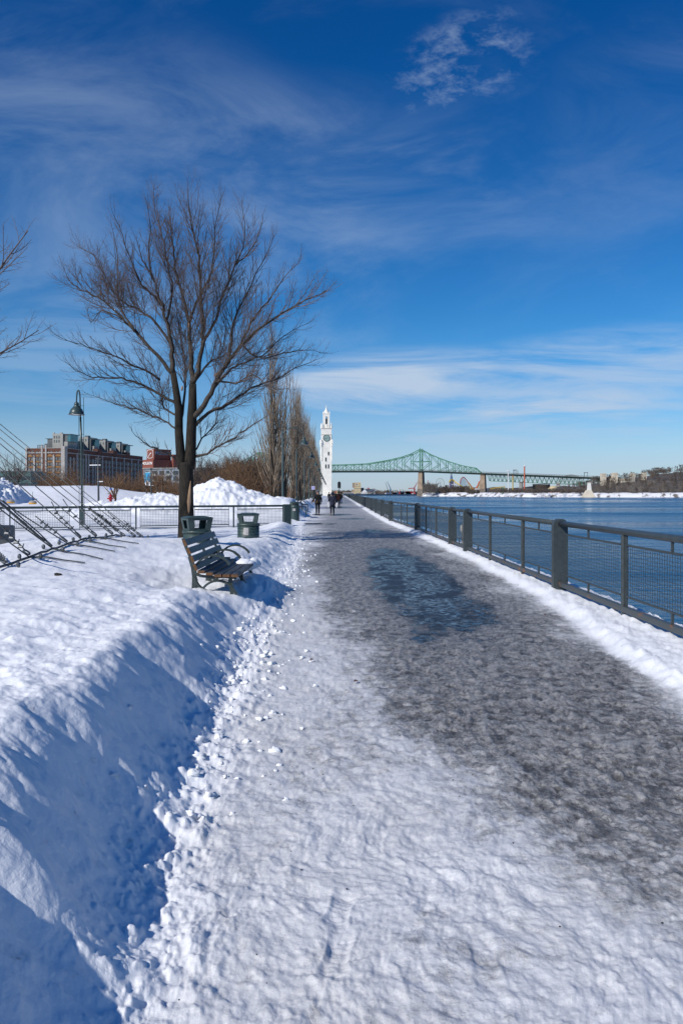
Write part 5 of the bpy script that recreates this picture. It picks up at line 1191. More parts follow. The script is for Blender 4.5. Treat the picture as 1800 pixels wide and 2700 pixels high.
# park benches half buried farther along
def far_bench(x, y, Y, lb):
    t = thing('park_bench', lb, 'bench', (px(x, Y), Y, pz(y, Y)-.45), R(3)); 
    for i in range(4): m = MB(); m.bb(.1+i*.11, .19+i*.11, 0, 1.9, .42, .46); m.build('seat_slat', 'slat', t)
    for i in range(4): m = MB(); m.bb(.0-.02*i, .03-.02*i, 0, 1.9, .5+i*.1, .58+i*.1); m.build('back_slat', 'slat', t)
    for y_ in (.1, .95, 1.8): m = MB(); m.tube([(.5, y_, -.1), (.5, y_, .42), (.05, y_, .42), (-.06, y_, .9)], .03, 5); m.tube([(.06, y_, .42), (.1, y_, -.1)], .03, 5); m.tube([(.1+.2*math.cos(a), y_, .52+.18*math.sin(a)) for a in [k*math.pi/6 for k in range(7)]], .025, 5); m.build('iron_frame', 'iron', t)
far_bench(786, 1336, 47, 'dark park bench buried in the snow bank beyond the third bin'); far_bench(793, 1330, 53, 'second buried park bench, left of the man in the grey cap')
# ------------------------------------------------------------------ people
def skin_mesh(verts, edges, name, mat, sub=2):
    me = bpy.data.meshes.new(name); me.from_pydata([v[:3] for v in verts], edges, []); o = bpy.data.objects.new(name, me); col.objects.link(o)
    md = o.modifiers.new('skin', 'SKIN'); 
    for i, v in enumerate(verts): me.skin_vertices[0].data[i].radius = (v[3], v[4] if len(v) > 4 else v[3]); 
    me.skin_vertices[0].data[0].use_root = True
    s = o.modifiers.new('sub', 'SUBSURF'); s.levels = sub; s.render_levels = sub; bpy.context.view_layer.update()
    r = bpy.data.meshes.new_from_object(o.evaluated_get(bpy.context.evaluated_depsgraph_get())); bpy.data.objects.remove(o); r.name = name
    r.materials.clear(); r.materials.append(MT[mat]); r.shade_smooth(); return r
def person(label, X, Y, rz, h=1.75, coat='coat_black', legs='trouser', clen=.78, hat='grey_cap', stride=.12, la=(.0, .0), ra=(.0, .0), z0=None, wide=1.0, bagk=None):
    """Faces +Y in its own frame (away from the camera); la/ra: arm swing forward and outward, metres at the hand."""
    s = h/1.75; t = thing('person', label, 'person', (X, Y, gz(X, Y) if z0 is None else z0), rz); t.scale = (s, s, s)
    hd = 1.62; sh = 1.43; hp = .92
    J = [(0, 0, .95, .135, .10), (0, 0, 1.15, .13, .095), (0, 0, 1.36, .16, .10), (0, .005, 1.47, .06, .06), (0, .01, 1.54, .055, .06), (0, .02, 1.63, .082, .095), (0, .01, 1.72, .06, .075)]; E = [(0, 1), (1, 2), (2, 3), (3, 4), (4, 5), (5, 6)]
    hands = []
    for sd_, (fw, ou) in ((-1, la), (1, ra)):
        b = len(J); J += [(sd_*.19, 0, 1.40, .06, .06), (sd_*(.24+ou*.4), -.02+fw*.3, 1.14, .045, .045), (sd_*(.25+ou), .03+fw, .90+abs(fw)*.25, .03, .03), (sd_*(.25+ou), .05+fw*1.08, .83+abs(fw)*.32, .034, .02)]
        E += [(2, b), (b, b+1), (b+1, b+2), (b+2, b+3)]; hx, hy, hz = J[b+3][:3]; hands.append((hx, hy, hz))
        for k, ln in enumerate((.06, .07, .066, .05)):
            c_ = len(J); oy = (k-1.5)*.018; J += [(hx, hy+oy, hz-.035, .008, .008), (hx-sd_*.008, hy+oy*1.05+.004, hz-.035-ln*.6, .0075, .0075), (hx-sd_*.022, hy+oy+.008, hz-.035-ln, .006, .006)]; E += [(b+3, c_), (c_, c_+1), (c_+1, c_+2)]
        c_ = len(J); J += [(hx-sd_*.01, hy+.035, hz-.0, .009, .009), (hx-sd_*.02, hy+.055, hz-.04, .007, .007)]; E += [(b+3, c_), (c_, c_+1)]
    for sd_ in (-1, 1):
        b = len(J); st = stride*sd_; J += [(sd_*.095, 0, .88, .088, .09), (sd_*.10, st*.5+.02, .48, .062, .062), (sd_*.10, st, .09, .042, .045), (sd_*.11, st+.1, .04, .042, .03)]; E += [(0, b), (b, b+1), (b+1, b+2), (b+2, b+3)]
    o = bpy.data.objects.new('body', skin_mesh(J, E, 'body', 'skin', 1)); col.objects.link(o); o.parent = t
    f = MB(); 
    for sd_ in (-1, 1): f.blobm((sd_*.032, .112, 1.645), (.012, .006, .008), 1, 6, 4, 0)
    f.build('eyes', 'dark', o); f = MB(); f.blobm((0, .125, 1.62), (.014, .022, .025), 1, 7, 5, 0); f.blobm((0, .108, 1.575), (.026, .01, .008), 1, 7, 5, 0); f.blobm((-.088, .02, 1.625), (.012, .02, .03), 1, 6, 5, 0); f.blobm((.088, .02, 1.625), (.012, .02, .03), 1, 6, 5, 0); f.build('nose_mouth_ears', 'skin', o)
    w_ = wide
    C = [(0, 0, clen+.08, .19*w_, .15), (0, 0, 1.1, .175*w_, .135), (0, 0, 1.3, .19*w_, .135), (0, 0, 1.44, .12, .10), (0, .0, 1.50, .075, .08)]; CE = [(0, 1), (1, 2), (2, 3), (3, 4)]
    for sd_, (fw, ou) in ((-1, la), (1, ra)):
        b = len(C); C += [(sd_*.19, 0, 1.39, .085, .085), (sd_*(.245+ou*.4), -.02+fw*.3, 1.14, .068, .068), (sd_*(.255+ou), .03+fw, .89+abs(fw)*.25, .052, .052)]; CE += [(2, b), (b, b+1), (b+1, b+2)]
    o2 = bpy.data.objects.new('coat', skin_mesh(C, CE, 'coat', coat, 2)); col.objects.link(o2); o2.parent = t
    m = MB(); m.lathe([(.20*w_, clen-.05), (.195*w_, clen+.12), (.17*w_, clen+.3)], 16); 
    for i in range(len(m.v)): x, y, z = m.v[i]; m.v[i] = (x, y*.78, z)
    m.build('coat_hem', coat, o2, True)
    T_ = [(0, 0, .9, .13, .11)]; TE = []
    for sd_ in (-1, 1): b = len(T_); st = stride*sd_; T_ += [(sd_*.095, 0, .82, .1, .1), (sd_*.10, st*.5+.02, .48, .076, .076), (sd_*.10, st, .11, .06, .06)]; TE += [(0, b), (b, b+1), (b+1, b+2)]
    o3 = bpy.data.objects.new('trousers', skin_mesh(T_, TE, 'trousers', legs, 2)); col.objects.link(o3); o3.parent = t
    for sd_ in (-1, 1): st = stride*sd_; m = MB(); m.blobm((sd_*.105, st+.07, .05), (.052, .14, .055), 1, 12, 7, .05); m.build('shoe', 'shoe', t, True)
    m = MB()
    if hat == 'grey_cap': m.lathe([(.108, 1.66), (.112, 1.70), (.10, 1.76), (.05, 1.785), (.005, 1.79)], 16, (0, .015, 0)); m.add([(-.09, .09, 1.675), (.09, .09, 1.675), (.06, .19, 1.66), (-.06, .19, 1.66), (-.09, .09, 1.69), (.09, .09, 1.69), (.06, .19, 1.67), (-.06, .19, 1.67)], [(3, 2, 1, 0), (4, 5, 6, 7), (0, 1, 5, 4), (1, 2, 6, 5), (2, 3, 7, 6), (3, 0, 4, 7)]); m.build('cap', 'grey_cap', t, True)
    elif hat == 'hood': m.blobm((0, .0, 1.63), (.13, .13, .16), 2, 16, 10, .04); m.build('hood', coat, t, True)
    elif hat == 'hair' or hat == 'orange': m.blobm((0, -.015, 1.66), (.1, .11, .125), 2, 14, 9, .06); m.build('hair' if hat == 'hair' else 'knit_hat', 'hair' if hat == 'hair' else 'red_or', t, True)
    if bagk:
        m = MB(); x = hands[1][0]*.0
        if bagk == 'poles':
            for sd_, hh in zip((-1, 1), hands): q_ = MB(); q_.prism([(hh[0]-.05*sd_, hh[2]+.24), (hh[0]+.10*sd_, hh[2]+.1), (hh[0]+.03*sd_, hh[2]-.28), (hh[0]-.07*sd_, hh[2]-.2)], hh[1]-.08, hh[1]+.04); tag_o = q_.build('bag', 'bag', t)
        if bagk == 'pack': m.blobm((.03, -.2, 1.12), (.17, .1, .24), 3, 14, 9, .08); m.blobm((.06, -.22, .9), (.15, .09, .12), 4, 12, 8, .05); m.build('backpack', 'redbag', t, True)
        if bagk == 'gold': m.blobm((-.27, .08, 1.0), (.07, .07, .06), 3, 10, 7, .1); m.blobm((-.12, -.14, .93), (.03, .02, .03), 3, 8, 6, .1); m.build('yellow_gloves', 'gold', t, True)
    return t
person('person in black coat and grey cap standing by the left bank with yellow gloves', px(837.5, 54.5), 54.5, R(22), 1.78, 'coat_black', 'trouser', .80, 'grey_cap', .02, (.12, .14), (.0, .05), wide=1.12, bagk='gold')
person('person in a long navy coat walking away with white bags at both sides', px(876, 54), 54, 0, 1.66, 'coat_navy', 'trouser', .70, 'hood', .14, (-.05, .06), (.02, .08), bagk='poles')
person('person in a brown coat with a rust coloured backpack', px(892, 84), 84, 0, 1.80, 'coat_brown', 'trouser', .82, 'hair', .08, bagk='pack')
person('person in a dark green jacket and blue jeans near the quay railing', px(898, 105), 105, 0, 1.75, 'coat_black', 'jeans', .92, 'hair', .1)
person('person in dark clothes with an orange knit hat, in the middle of the far group', px(885.5, 98), 98, 0, 1.82, 'coat_black', 'trouser', .8, 'orange', .12)
person('person in black at the left of the far group beside the tower foot', px(867.5, 125), 125, 0, 1.75, 'coat_black', 'trouser', .75, 'hair', .1)
# ------------------------------------------------------------------ far shore, port and island
def simple(name, label, cat, loc, parts, rz=0.0, group=None):
    t = thing(name, label, cat, loc, rz, group)
    for nm, mb, mt in parts: mb.build(nm, mt, t)
    return t
def port():
    Y = 2000; H = lambda y: pz(y, Y); X = lambda x: px(x, Y)
    m = MB(); m.bb(X(933), X(951), Y, Y+25, -3, H(1286)); m.bb(X(935.5), X(951), Y+2, Y+22, H(1286), H(1272.5)); m.bb(X(936), X(938), Y+5, Y+9, H(1272.5), H(1271)); m.bb(X(945), X(950), Y+5, Y+9, H(1272.5), H(1271.5))
    s = MB(); s.bb(X(929), X(935.4), Y+6, Y+25, H(1286), H(1273)); s.bb(X(926.5), X(932.9), Y+8, Y+20, -3, H(1291))
    e = MB(); e.prism([(X(938), H(1278.5)), (X(941), H(1278.5)), (X(940.3), H(1276)), (X(939), H(1275.3))], Y+1.4, Y+1.9); b = MB(); b.bb(X(935.6), X(950.5), Y+1.5, Y+1.9, H(1283.2), H(1282.7)); b.bb(X(933.2), X(950.8), Y-.5, Y, H(1288), H(1287.4)); b.bb(X(937), X(950), Y-.4, Y+.0, -2, H(1300))
    simple('grain_elevator', 'cream grain elevator tower with a small blue emblem on the far shore', 'silo', (0, 0, 0), [('tower', m, 'cream'), ('side_block', s, 'silo_side'), ('emblem', e, 'blue'), ('ledge', b, 'roof')])
    def shed(x0, x1, xm, yt, yb, lb, mt, rf='roof'):
        m = MB(); m.prism([(X(x0), -3), (X(xm), -3), (X(xm), H(yb)), (X((x0+xm)/2+1), H(yt)), (X(x0), H(yb))], Y-14, Y-13); r_ = MB(); r_.add([(X((x0+xm)/2+1), Y-14.5, H(yt)+.3), (X(x1-6), Y+20, H(yt)+.3), (X(x1), Y+20, H(yb)), (X(xm), Y-14.5, H(yb)), (X(x0), Y-14.5, H(yb)), (X(x0)+3, Y+20, H(yb))], [(0, 1, 2, 3), (4, 5, 1, 0)]); w_ = MB(); w_.bb(X(xm), X(x1), Y-13.5, Y+19, -3, H(yb)-.5)
        q_ = MB()
        for k in range(6): xx = X(x0)+(X(xm)-X(x0))*(k+.5)/6; q_.bb(xx-.4, xx+.4, Y-14.3, Y-14, -3, H(yb)-1)
        simple('port_shed', lb, 'shed', (0, 0, 0), [('gable_wall', m, mt), ('roof', r_, rf), ('side_wall', w_, 'concrete'), ('ribs', q_, 'roof')])
    shed(951, 992, 968, 1289.5, 1298, 'large gabled port shed right of the grain elevator', 'white'); shed(1010, 1028, 1018, 1299, 1303, 'small white tent roofed shed beside the blue crane', 'white', 'white'); shed(1079, 1100, 1090, 1300.5, 1303, 'long low white shed at the left of the bridge pier', 'white', 'snow_obj')
    m = MB(); m.bb(X(951), X(960), Y+30, Y+40, -3, H(1286)); m.bb(X(958), X(963), Y+30, Y+40, -3, H(1291)); simple('port_block', 'grey stepped block against the grain elevator', 'building', (0, 0, 0), [('wall', m, 'roof')])
    m = MB(); m.bb(X(968), X(974), Y+5, Y+12, H(1290), H(1287)); m.bb(X(970), X(971.5), Y+5, Y+7, H(1287), H(1285)); simple('red_roof_unit', 'small red machinery house above the gabled shed', 'machinery house', (0, 0, 0), [('housing', m, 'crane_red')])
    m = MB(); m.bar((X(960), Y-20, H(1301)), (X(984), Y-20, H(1290)), 1.1); m.bar((X(984), Y-20, H(1289)), (X(1008), Y-20, H(1297)), 1.3); m.bar((X(985), Y-20, H(1302)), (X(985), Y-20, H(1288)), 2.2); m.bb(X(982), X(987), Y-22, Y-18, H(1292), H(1288.5)); simple('conveyor', 'grey sloping conveyor beside the gabled shed', 'conveyor', (0, 0, 0), [('belt_gantry', m, 'roof')])
    def crane(x, yt, jx, jy, bx, mt, lb, wid=1.2):
        m = MB(); z0 = H(1303); m.bar((X(x), Y-10, z0), (X(x), Y-10, H(yt)), wid*1.6); m.bar((X(x)-3, Y-10, z0), (X(x), Y-10, H((yt+1303)/2)), wid); m.bar((X(x)+3, Y-10, z0), (X(x), Y-10, H((yt+1303)/2)), wid)
        j = MB(); j.bar((X(x), Y-10, H(yt+3)), (X(jx), Y-10, H(jy)), wid); j.bar((X(x), Y-10, H(yt)), (X(jx), Y-10, H(jy)), wid*.5); j.bar((X(x), Y-10, H(yt+3)), (X(bx), Y-10, H(yt+4)), wid*1.6)
        c_ = MB(); c_.bb(X(x)-2.5, X(x)+2.5, Y-13, Y-8, H(yt+8), H(yt+5)); simple('harbour_crane', lb, 'crane', (0, 0, 0), [('tower', m, mt), ('jib', j, mt), ('cab', c_, mt)])
    crane(1028, 1286, 1020, 1270, 1030, 'crane_blue', 'blue harbour crane with steep jib'); crane(1021, 1288, 1015, 1271, 1023, 'clock_d', 'thin dark harbour crane left of the blue one', .6)
    crane(1091, 1284, 1098, 1272, 1075, 'crane_red', 'red harbour crane with raised boom and counter arm', 1.5); crane(1052, 1294, 1054, 1290, 1050, 'crane_red', 'small red crane between blue crane and red crane', .9); crane(1066, 1295, 1058, 1290, 1067, 'roof', 'small grey crane left of the red crane', .8)
    crane(1121, 1285, 1127, 1266, 1119, 'crane_red', 'red lattice crane right of the bridge pier', 1.4)
    m = MB()
    rr = random.Random(3); cols = [[], [], []]
    for k in range(26):
        x = rr.uniform(1030, 1108); mb = MB(); h_ = rr.uniform(3, 7); mb.bb(X(x), X(x)+rr.uniform(6, 14), Y-8, Y-2, -2, -1+h_); cc = rr.choice(['red', 'roof', 'white', 'crane_blue', 'concrete', 'orange']); o = mb.build('container_stack', cc)
        tag(o, 'small %s container stack on the far port quay' % dict(roof='grey', crane_blue='blue', concrete='beige').get(cc, cc), 'containers', 'container stacks on the far quay')
    m = MB(); m.bb(X(905), X(1110), Y-40, Y-16, -7, H(1302.5)); tag(m.build('far_quay', 'navy_barge'), kind='structure')
    m = MB(); m.bb(X(1030), X(1110), Y-16, Y-8, -2, H(1303)); tag(m.build('port_apron', 'roof'), kind='structure')
    # blue wharf shed just past the tower
    Yb = 520; m = MB(); m.bb(px(905, Yb), px(932, Yb), Yb, Yb+60, -5.2, pz(1300.5, Yb)); r_ = MB(); r_.bb(px(904.5, Yb), px(932.5, Yb), Yb-.5, Yb+61, pz(1300.5, Yb), pz(1299.3, Yb)); w_ = MB()
    for k in range(6): w_.bb(px(907+k*4, Yb), px(909.5+k*4, Yb), Yb-.1, Yb+.1, pz(1305, Yb), pz(1302.5, Yb))
    simple('wharf_building', 'low dark blue wharf building with a pale roof line, right of the signboard', 'building', (0, 0, 0), [('wall', m, 'navy_barge'), ('roof', r_, 'white'), ('windows', w_, 'crane_blue')])
    m = MB(); rr = random.Random(6)
    for k in range(1500):
        x = rr.uniform(870, 1180); y0 = Y+rr.uniform(60, 400); hgt = rr.uniform(5, 12)*(1 if x < 1050 else .8); xx = px(x, y0); w0 = rr.uniform(1, 3)
        m.add([(xx-w0, y0, -2), (xx+w0, y0, -2), (xx+rr.uniform(-1, 1), y0+.5, hgt)], [(0, 1, 2)])
    tag(m.build('far_treeline', 'wood_far'), 'low dark tree line along the far river shore', 'trees', kind='stuff')
    # small pale gabled building near tower
    Yc = 460; m = MB(); m.prism([(px(886, Yc), -1), (px(892, Yc), -1), (px(892, Yc), pz(1297, Yc)), (px(889.5, Yc), pz(1293, Yc)), (px(886, Yc), pz(1298, Yc))], Yc-1, Yc+8); simple('small_gabled_hut', 'small pale gabled hut behind the far group of people', 'hut', (0, 0, 0), [('wall', m, 'cream')])
port()
def woods():
    rr = random.Random(14); m = MB(); g = MB(); iv = np.array(isl.v)
    def zat(x, y): d = (iv[:, 0]-x)**2+(iv[:, 1]-y)**2; i = np.argsort(d)[:4]; wv = 1/(d[i]+1); return float((iv[i, 2]*wv).sum()/wv.sum())
    def tree(mb, x, y, z, h, sp, n, up=.7):
        mb.tube([(x, y, z-1), (x, y, z+h*.5)], [.25, .12], 3, False)
        for k in range(n):
            a = rr.uniform(0, 6.28); r_ = sp*math.sqrt(rr.random()); zz = z+h*rr.uniform(.12, .8); x0, y0 = x+r_*math.cos(a)*.55, y+r_*math.sin(a)*.55; ln = h*rr.uniform(.15, .34); w0 = rr.uniform(.2, .6)
            dx, dy = math.cos(a)*ln*.5+rr.gauss(0, .4), math.sin(a)*ln*.4
            mb.add([(x0-w0, y0, zz), (x0+w0, y0, zz), (x0+dx, y0+dy, zz+ln*up)], [(0, 1, 2)])
    # hill woods at right
    for k in range(760):
        sx_ = rr.uniform(0, 1); X = 330+900*sx_**1.15; base = np.interp(X, [a[0] for a in SH], [a[1] for a in SH]); d = rr.choice([rr.uniform(9, 60), rr.uniform(14, 330), rr.uniform(14, 330)]); y = base+d; x = X+d*.42; z = zat(x, y)
        xp = 900+x/y*F
        if xp < 1558: h = rr.uniform(6, 10)
        elif xp < 1680: h = rr.uniform(13, 17)
        else: h = rr.uniform(11, 16)
        tree(g if (d < 70 and rr.random() < .75) else m, x, y, z, h*(.8 if d < 60 else 1), h*.42, 60)
    # left tip of island, dark and tall at the left
    for k in range(150):
        xp = rr.uniform(1118, 1262); y = rr.uniform(1455, 1520) if xp < 1230 else rr.uniform(1300, 1400); x = px(xp, y); h = 24 if xp < 1150 else (15 if xp < 1175 else 17)
        if xp > 1235: h = 9
        h *= rr.uniform(.6, 1.08); tree(g if xp < 1160 else m, x, y, 0, h, h*.4, 60)
    for k in range(240):
        xp = rr.uniform(1285, 1545); y = rr.uniform(1190, 1290) if xp < 1400 else rr.uniform(1120, 1200); x = px(xp, y); tree(m, x, y, 2, rr.uniform(3.5, 8), 4, 34)
    tag(m.build('island_woods', 'wood_far'), 'dark leafless woods covering the island shore and hill', 'woods', kind='stuff'); tag(g.build('shore_scrub', 'wood_grey'), 'grey leafless scrub along the island waterline', 'scrub', kind='stuff')
woods()
def island_things():
    def at(Y): return (lambda x: px(x, Y)), (lambda y: pz(y, Y))
    X, H = at(1095)
    m = MB(); m.box((X(1550.5), 1095, (H(1293)+H(1310))/2), (16, 16, H(1293)-H(1310)), 0, .42); m.box((X(1550.5), 1095, (H(1310)+WZ)/2-.4), (17.5, 17, H(1310)-WZ+1)); f = MB(); f.box((X(1552), 1095, (H(1293)+H(1273.5))/2), (5.2, 5.2, H(1273.5)-H(1293)), 0, .74); c_ = MB(); c_.box((X(1552), 1095, H(1272.8)), (4.4, 4.4, .9)); c_.box((X(1552), 1095, H(1293)), (6.4, 6.4, .9))
    simple('stone_beacon', 'pale obelisk shaped stone beacon on a stepped base at the island waterline', 'monument', (0, 0, 0), [('base', m, 'castle'), ('shaft', f, 'white_stone'), ('cap', c_, 'stone_edge')])
    X, H = at(1290)
    for i, (x0, x1, yt, yb, lb) in enumerate(((1585, 1597, 1247.5, 1275, 'leftmost square sandstone tower at the end of the bridge'), (1614.5, 1628, 1246, 1275, 'taller square sandstone tower, second from the left above the woods'), (1661, 1673, 1247.5, 1275, 'third square sandstone tower above the woods'), (1692.5, 1704, 1245.8, 1270, 'rightmost square sandstone tower half behind the hill trees'))):
        m = MB(); m.bb(X(x0), X(x1), 1290, 1298, 2, H(yt+2)); tp = MB(); n = 5
        for k in range(n): a = X(x0)+(X(x1)-X(x0))*(k+.2)/n; tp.bb(a, a+(X(x1)-X(x0))/n*.6, 1289.8, 1298.2, H(yt+2.2), H(yt+.4))
        w_ = MB()
        for k in range(3):
            for r_ in range(2): a = X(x0)+(X(x1)-X(x0))*(k+.8)/3.8; w_.bb(a-.35, a+.35, 1289.8, 1290.1, H(yt+5.5+r_*4), H(yt+4+r_*4))
        simple('stone_tower', lb, 'tower', (0, 0, 0), [('wall', m, 'castle'), ('battlement', tp, 'castle'), ('windows', w_, 'dark_win')], group='sandstone towers at the bridge end')
    m = MB(); m.bb(X(1611), X(1674), 1293, 1299, 2, H(1262)); w_ = MB()
    for k in range(10): w_.bb(X(1631+k*4), X(1633+k*4), 1292.7, 1293.1, H(1267), H(1264))
    simple('pavilion_wall', 'low sandstone pavilion linking the square towers', 'building', (0, 0, 0), [('wall', m, 'castle'), ('windows', w_, 'dark_win')])
    # tall ride towers
    X, H = at(1330)
    m = MB(); m.tube([(X(1381.8), 1330, 0), (X(1381.8), 1330, H(1228))], 1.15, 8); c_ = MB(); c_.lathe([(1.2, 0), (2.0, .6), (1.6, 1.6), (.3, 2)], 8, (X(1381.8), 1330, H(1230))); a = MB(); a.tube([(X(1381.8), 1330, H(1229)), (X(1381.8), 1330, H(1211))], .16, 4); simple('orange_ride_tower', 'tall orange red ride tower with a needle behind the bridge', 'tower', (0, 0, 0), [('shaft', m, 'red_or'), ('crown', c_, 'white'), ('needle', a, 'white')])
    m = MB(); m.tube([(X(1339), 1330, 0), (X(1339), 1330, H(1243))], .8, 6); c_ = MB(); c_.lathe([(1.0, -1), (1.9, 0), (1.6, 1.4)], 8, (X(1339), 1330, H(1243))); simple('white_light_mast', 'white floodlight mast left of the yellow column', 'mast', (0, 0, 0), [('mast', m, 'white'), ('head', c_, 'white')])
    m = MB(); m.tube([(X(1351), 1330, 0), (X(1351), 1330, H(1256))], 1.0, 6); c_ = MB(); c_.lathe([(1.1, -1), (1.6, 0), (1.2, 1)], 8, (X(1351), 1330, H(1256))); simple('yellow_column', 'yellow ride column behind the green deck truss', 'column', (0, 0, 0), [('mast', m, 'yellow'), ('head', c_, 'orange')])
    # oval lattice stadium, geodesic dome, white hall
    X, H = at(1250); m = MB(); z1, z0 = H(1276), H(1287)
    for zz in (z0, (z0+z1)/2, z1): m.tube([(X(1431)+14.5*math.cos(a), 1262+10*math.sin(a), zz+(1.0*math.cos(a) if zz == z1 else 0)) for a in [k*math.pi/12 for k in range(25)]], .55, 4, False)
    for k in range(24): a = k*math.pi/12; b = (k+1)*math.pi/12; m.bar((X(1431)+14.5*math.cos(a), 1262+10*math.sin(a), z0-4), (X(1431)+14.5*math.cos(b), 1262+10*math.sin(b), z1), .4); m.bar((X(1431)+14.5*math.cos(a), 1262+10*math.sin(a), z0-4), (X(1431)+14.5*math.cos(a), 1262+10*math.sin(a), z1), .4)
    n_ = MB(); n_.lathe([(12.5, z0-6), (13, z0), (13, z1-1)], 20, (X(1431), 1262, 0)); simple('oval_stand', 'dark oval lattice grandstand on the island', 'grandstand', (0, 0, 0), [('lattice', m, 'clock_d'), ('inner_wall', n_, 'wood_far')])
    m = MB(); m.bb(X(1444), X(1464), 1250, 1262, 1, H(1287)); m.lathe([(7, 0), (6, 2.2), (3, 3.6), (0, 4)], 16, (X(1460), 1256, H(1287))); w_ = MB(); w_.bb(X(1446), X(1450), 1249.8, 1250, H(1296), H(1289)); simple('white_hall', 'small white domed hall left of a concrete bridge pier', 'building', (0, 0, 0), [('wall', m, 'cream'), ('door', w_, 'dark_win')])
    X, H = at(1700); m = MB(); cx_, R_, zc = X(1504), 34.0, 10.0
    for i in range(1, 8):
        th = math.pi/2*i/8; m.tube([(cx_+R_*math.sin(th)*math.cos(a), 1700+R_*math.sin(th)*math.sin(a), zc+R_*math.cos(th)) for a in [k*math.pi/10 for k in range(21)]], .22, 3, False)
    for k in range(20): a = k*math.pi/10; m.tube([(cx_+R_*math.sin(th)*math.cos(a+th*.8), 1700+R_*math.sin(th)*math.sin(a+th*.8), zc+R_*math.cos(th)) for th in [math.pi/2*i/8 for i in range(9)]], .2, 3, False); m.tube([(cx_+R_*math.sin(th)*math.cos(a-th*.8), 1700+R_*math.sin(th)*math.sin(a-th*.8), zc+R_*math.cos(th)) for th in [math.pi/2*i/8 for i in range(9)]], .2, 3, False)
    simple('geodesic_dome', 'pale open geodesic dome rising behind the deck truss', 'dome', (0, 0, 0), [('lattice', m, 'concrete')])
    # roller coasters and wheel
    X, H = at(1620)
    def coaster(pts, mt, smt, lb, w_=1.1, sup=3):
        m = MB(); P = [Vector((X(a), 1620+c_, H(b))) for a, b, c_ in pts]; P = smooth_path(P, 5); m.tube(P, w_*.55, 5); m.tube([p+Vector((0, 3, 1.6)) for p in P], w_*.4, 4)
        for a in P[::2]: m.bar(a, a+Vector((0, 3, 1.6)), .4)
        s = MB()
        for a in P[1::sup]: s.bar((a.x-2.2, a.y, 0), (a.x, a.y, a.z), .45); s.bar((a.x+2.2, a.y+2, 0), (a.x, a.y, a.z), .45)
        simple('roller_coaster', lb, 'roller coaster', (0, 0, 0), [('track', m, mt), ('supports', s, smt)])
    coaster([(1184, 1272, 0), (1188, 1267, 5), (1193, 1265.5, 8), (1199, 1269, 8), (1206, 1275, 4), (1214, 1281, 0), (1223, 1286, 0), (1232, 1291, 0)], 'yellow', 'purple', 'yellow roller coaster with a broad sloping lift on violet supports', 2.2)
    coaster([(1212, 1275, 0), (1214, 1266, 0), (1218, 1260.5, 0), (1223, 1259.5, 2), (1228, 1264, 3), (1234, 1272, 3), (1240, 1280, 3), (1248, 1290, 3)], 'crane_red', 'crane_blue', 'red arched roller coaster track on blue supports', 1.3)
    coaster([(1233, 1272, 0), (1238, 1277, 0), (1243, 1284, 0), (1252, 1293, 0), (1262, 1290, 0)], 'orange', 'yellow', 'orange roller coaster drop right of the red arch', 2.0)
    coaster([(1254, 1289, 0), (1259, 1281, 0), (1262, 1273, 0), (1265, 1271, 0), (1266.5, 1276, 0)], 'red_or', 'yellow', 'orange red coaster spike left of the second pier', 2.0)
    coaster([(1290, 1291, 0), (1300, 1288, 0), (1312, 1286, 0), (1322, 1285, 0), (1331, 1284, 0)], 'yellow', 'yellow', 'low yellow coaster track right of the second pier', 1.2)
    coaster([(1188, 1268, 10), (1189, 1258, 10), (1190, 1250, 10), (1193, 1250, 12), (1195, 1262, 12), (1197, 1276, 12)], 'roof', 'blue', 'thin tall steel frame behind the yellow coaster', .5)
    m = MB(); c0 = Vector((X(1163), 1640, H(1274))); rad_ = 11*1640/F
    for q_ in (1.0, .93): m.tube([c0+Vector((rad_*q_*math.cos(a), 0, rad_*q_*math.sin(a)*1.25)) for a in [k*math.pi/20 for k in range(41)]], .28, 4, False)
    for k in range(20): a = k*math.pi/10; m.bar(c0, c0+Vector((rad_*math.cos(a), 0, rad_*math.sin(a)*1.25)), .14)
    s = MB(); 
    for dx in (-7, 7): s.bar((c0.x+dx, 1640, 0), c0, .5)
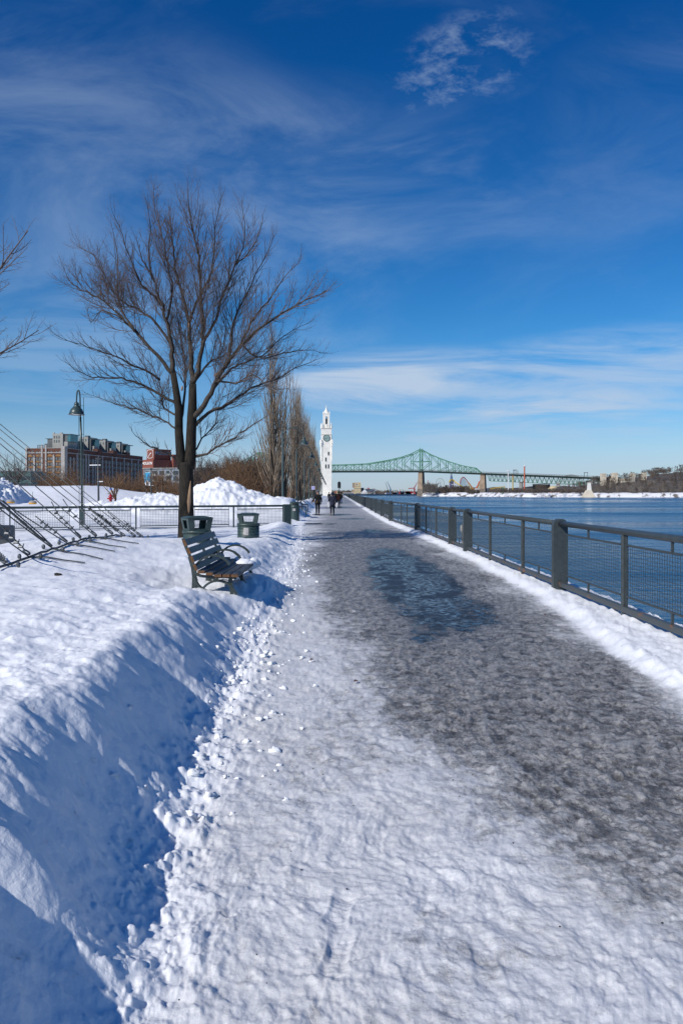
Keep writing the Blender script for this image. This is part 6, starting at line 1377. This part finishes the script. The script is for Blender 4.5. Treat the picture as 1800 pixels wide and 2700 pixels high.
    simple('ferris_wheel', 'pale ferris wheel behind the island trees', 'ferris wheel', (0, 0, 0), [('wheel', m, 'penthouse'), ('legs', s, 'penthouse')])
    m = MB(); X, H = at(1600)
    for dx in (-9, -3, 3, 9): m.bar((X(1161)+dx, 1600, 0), (X(1161), 1600, H(1280)), .9)
    simple('blue_frame', 'blue peaked frame ride left of the yellow coaster', 'ride', (0, 0, 0), [('frame', m, 'crane_blue')])
    for x0, x1, yt, mt, lb in ((1174, 1182, 1279, 'concrete', 'grey round silo like building right of the blue frame'), (1254, 1266, 1290.5, 'white', 'low white building left of the second pier'), (1232, 1246, 1289, 'white', 'flat roofed white station under the coaster')):
        m = MB(); m.bb(X(x0), X(x1), 1500 if x0 > 1200 else 1600, 1512 if x0 > 1200 else 1612, 0, H(yt)); r_ = MB(); r_.bb(X(x0)-.5, X(x1)+.5, 1499, 1513, H(yt), H(yt)+.8); simple('park_building', lb, 'building', (0, 0, 0), [('wall', m, mt), ('roof', r_, 'snow_obj')])
    X, H = at(1260); m = MB(); m.bar((X(1324), 1260, 1), (X(1324), 1260, H(1284)), 1.6); m.bar((X(1320), 1260, H(1290)), (X(1327), 1260, H(1287)), 1.0); simple('green_pylon', 'short green pylon among the low yellow tracks', 'pylon', (0, 0, 0), [('mast', m, 'bridge')])
    m = MB(); 
    for k in range(14): m.bb(X(1412+k*2), X(1413.3+k*2), 1180, 1181, 2.2, 3.6)
    simple('orange_barrier', 'line of orange barriers on the snowy island shore', 'barrier', (0, 0, 0), [('panels', m, 'red_or')])
    m = MB(); rr = random.Random(2); rk = MB()
    for k in range(260):
        s_ = rr.random(); xx = 262+640*s_; yy = float(np.interp(xx, [a[0] for a in SH], [a[1] for a in SH]))+rr.uniform(.5, 7); r0 = rr.uniform(.3, 1.1); rk.blobm((xx, yy, isl_z(xx, yy)+.1), (r0, r0, r0*.6), k, 6, 4, .3)
    tag(rk.build('shore_rocks', 'wood_far'), 'dark rocks poking through the snow of the island bank', 'rocks', kind='stuff')
island_things()
print('objects', len(bpy.data.objects))
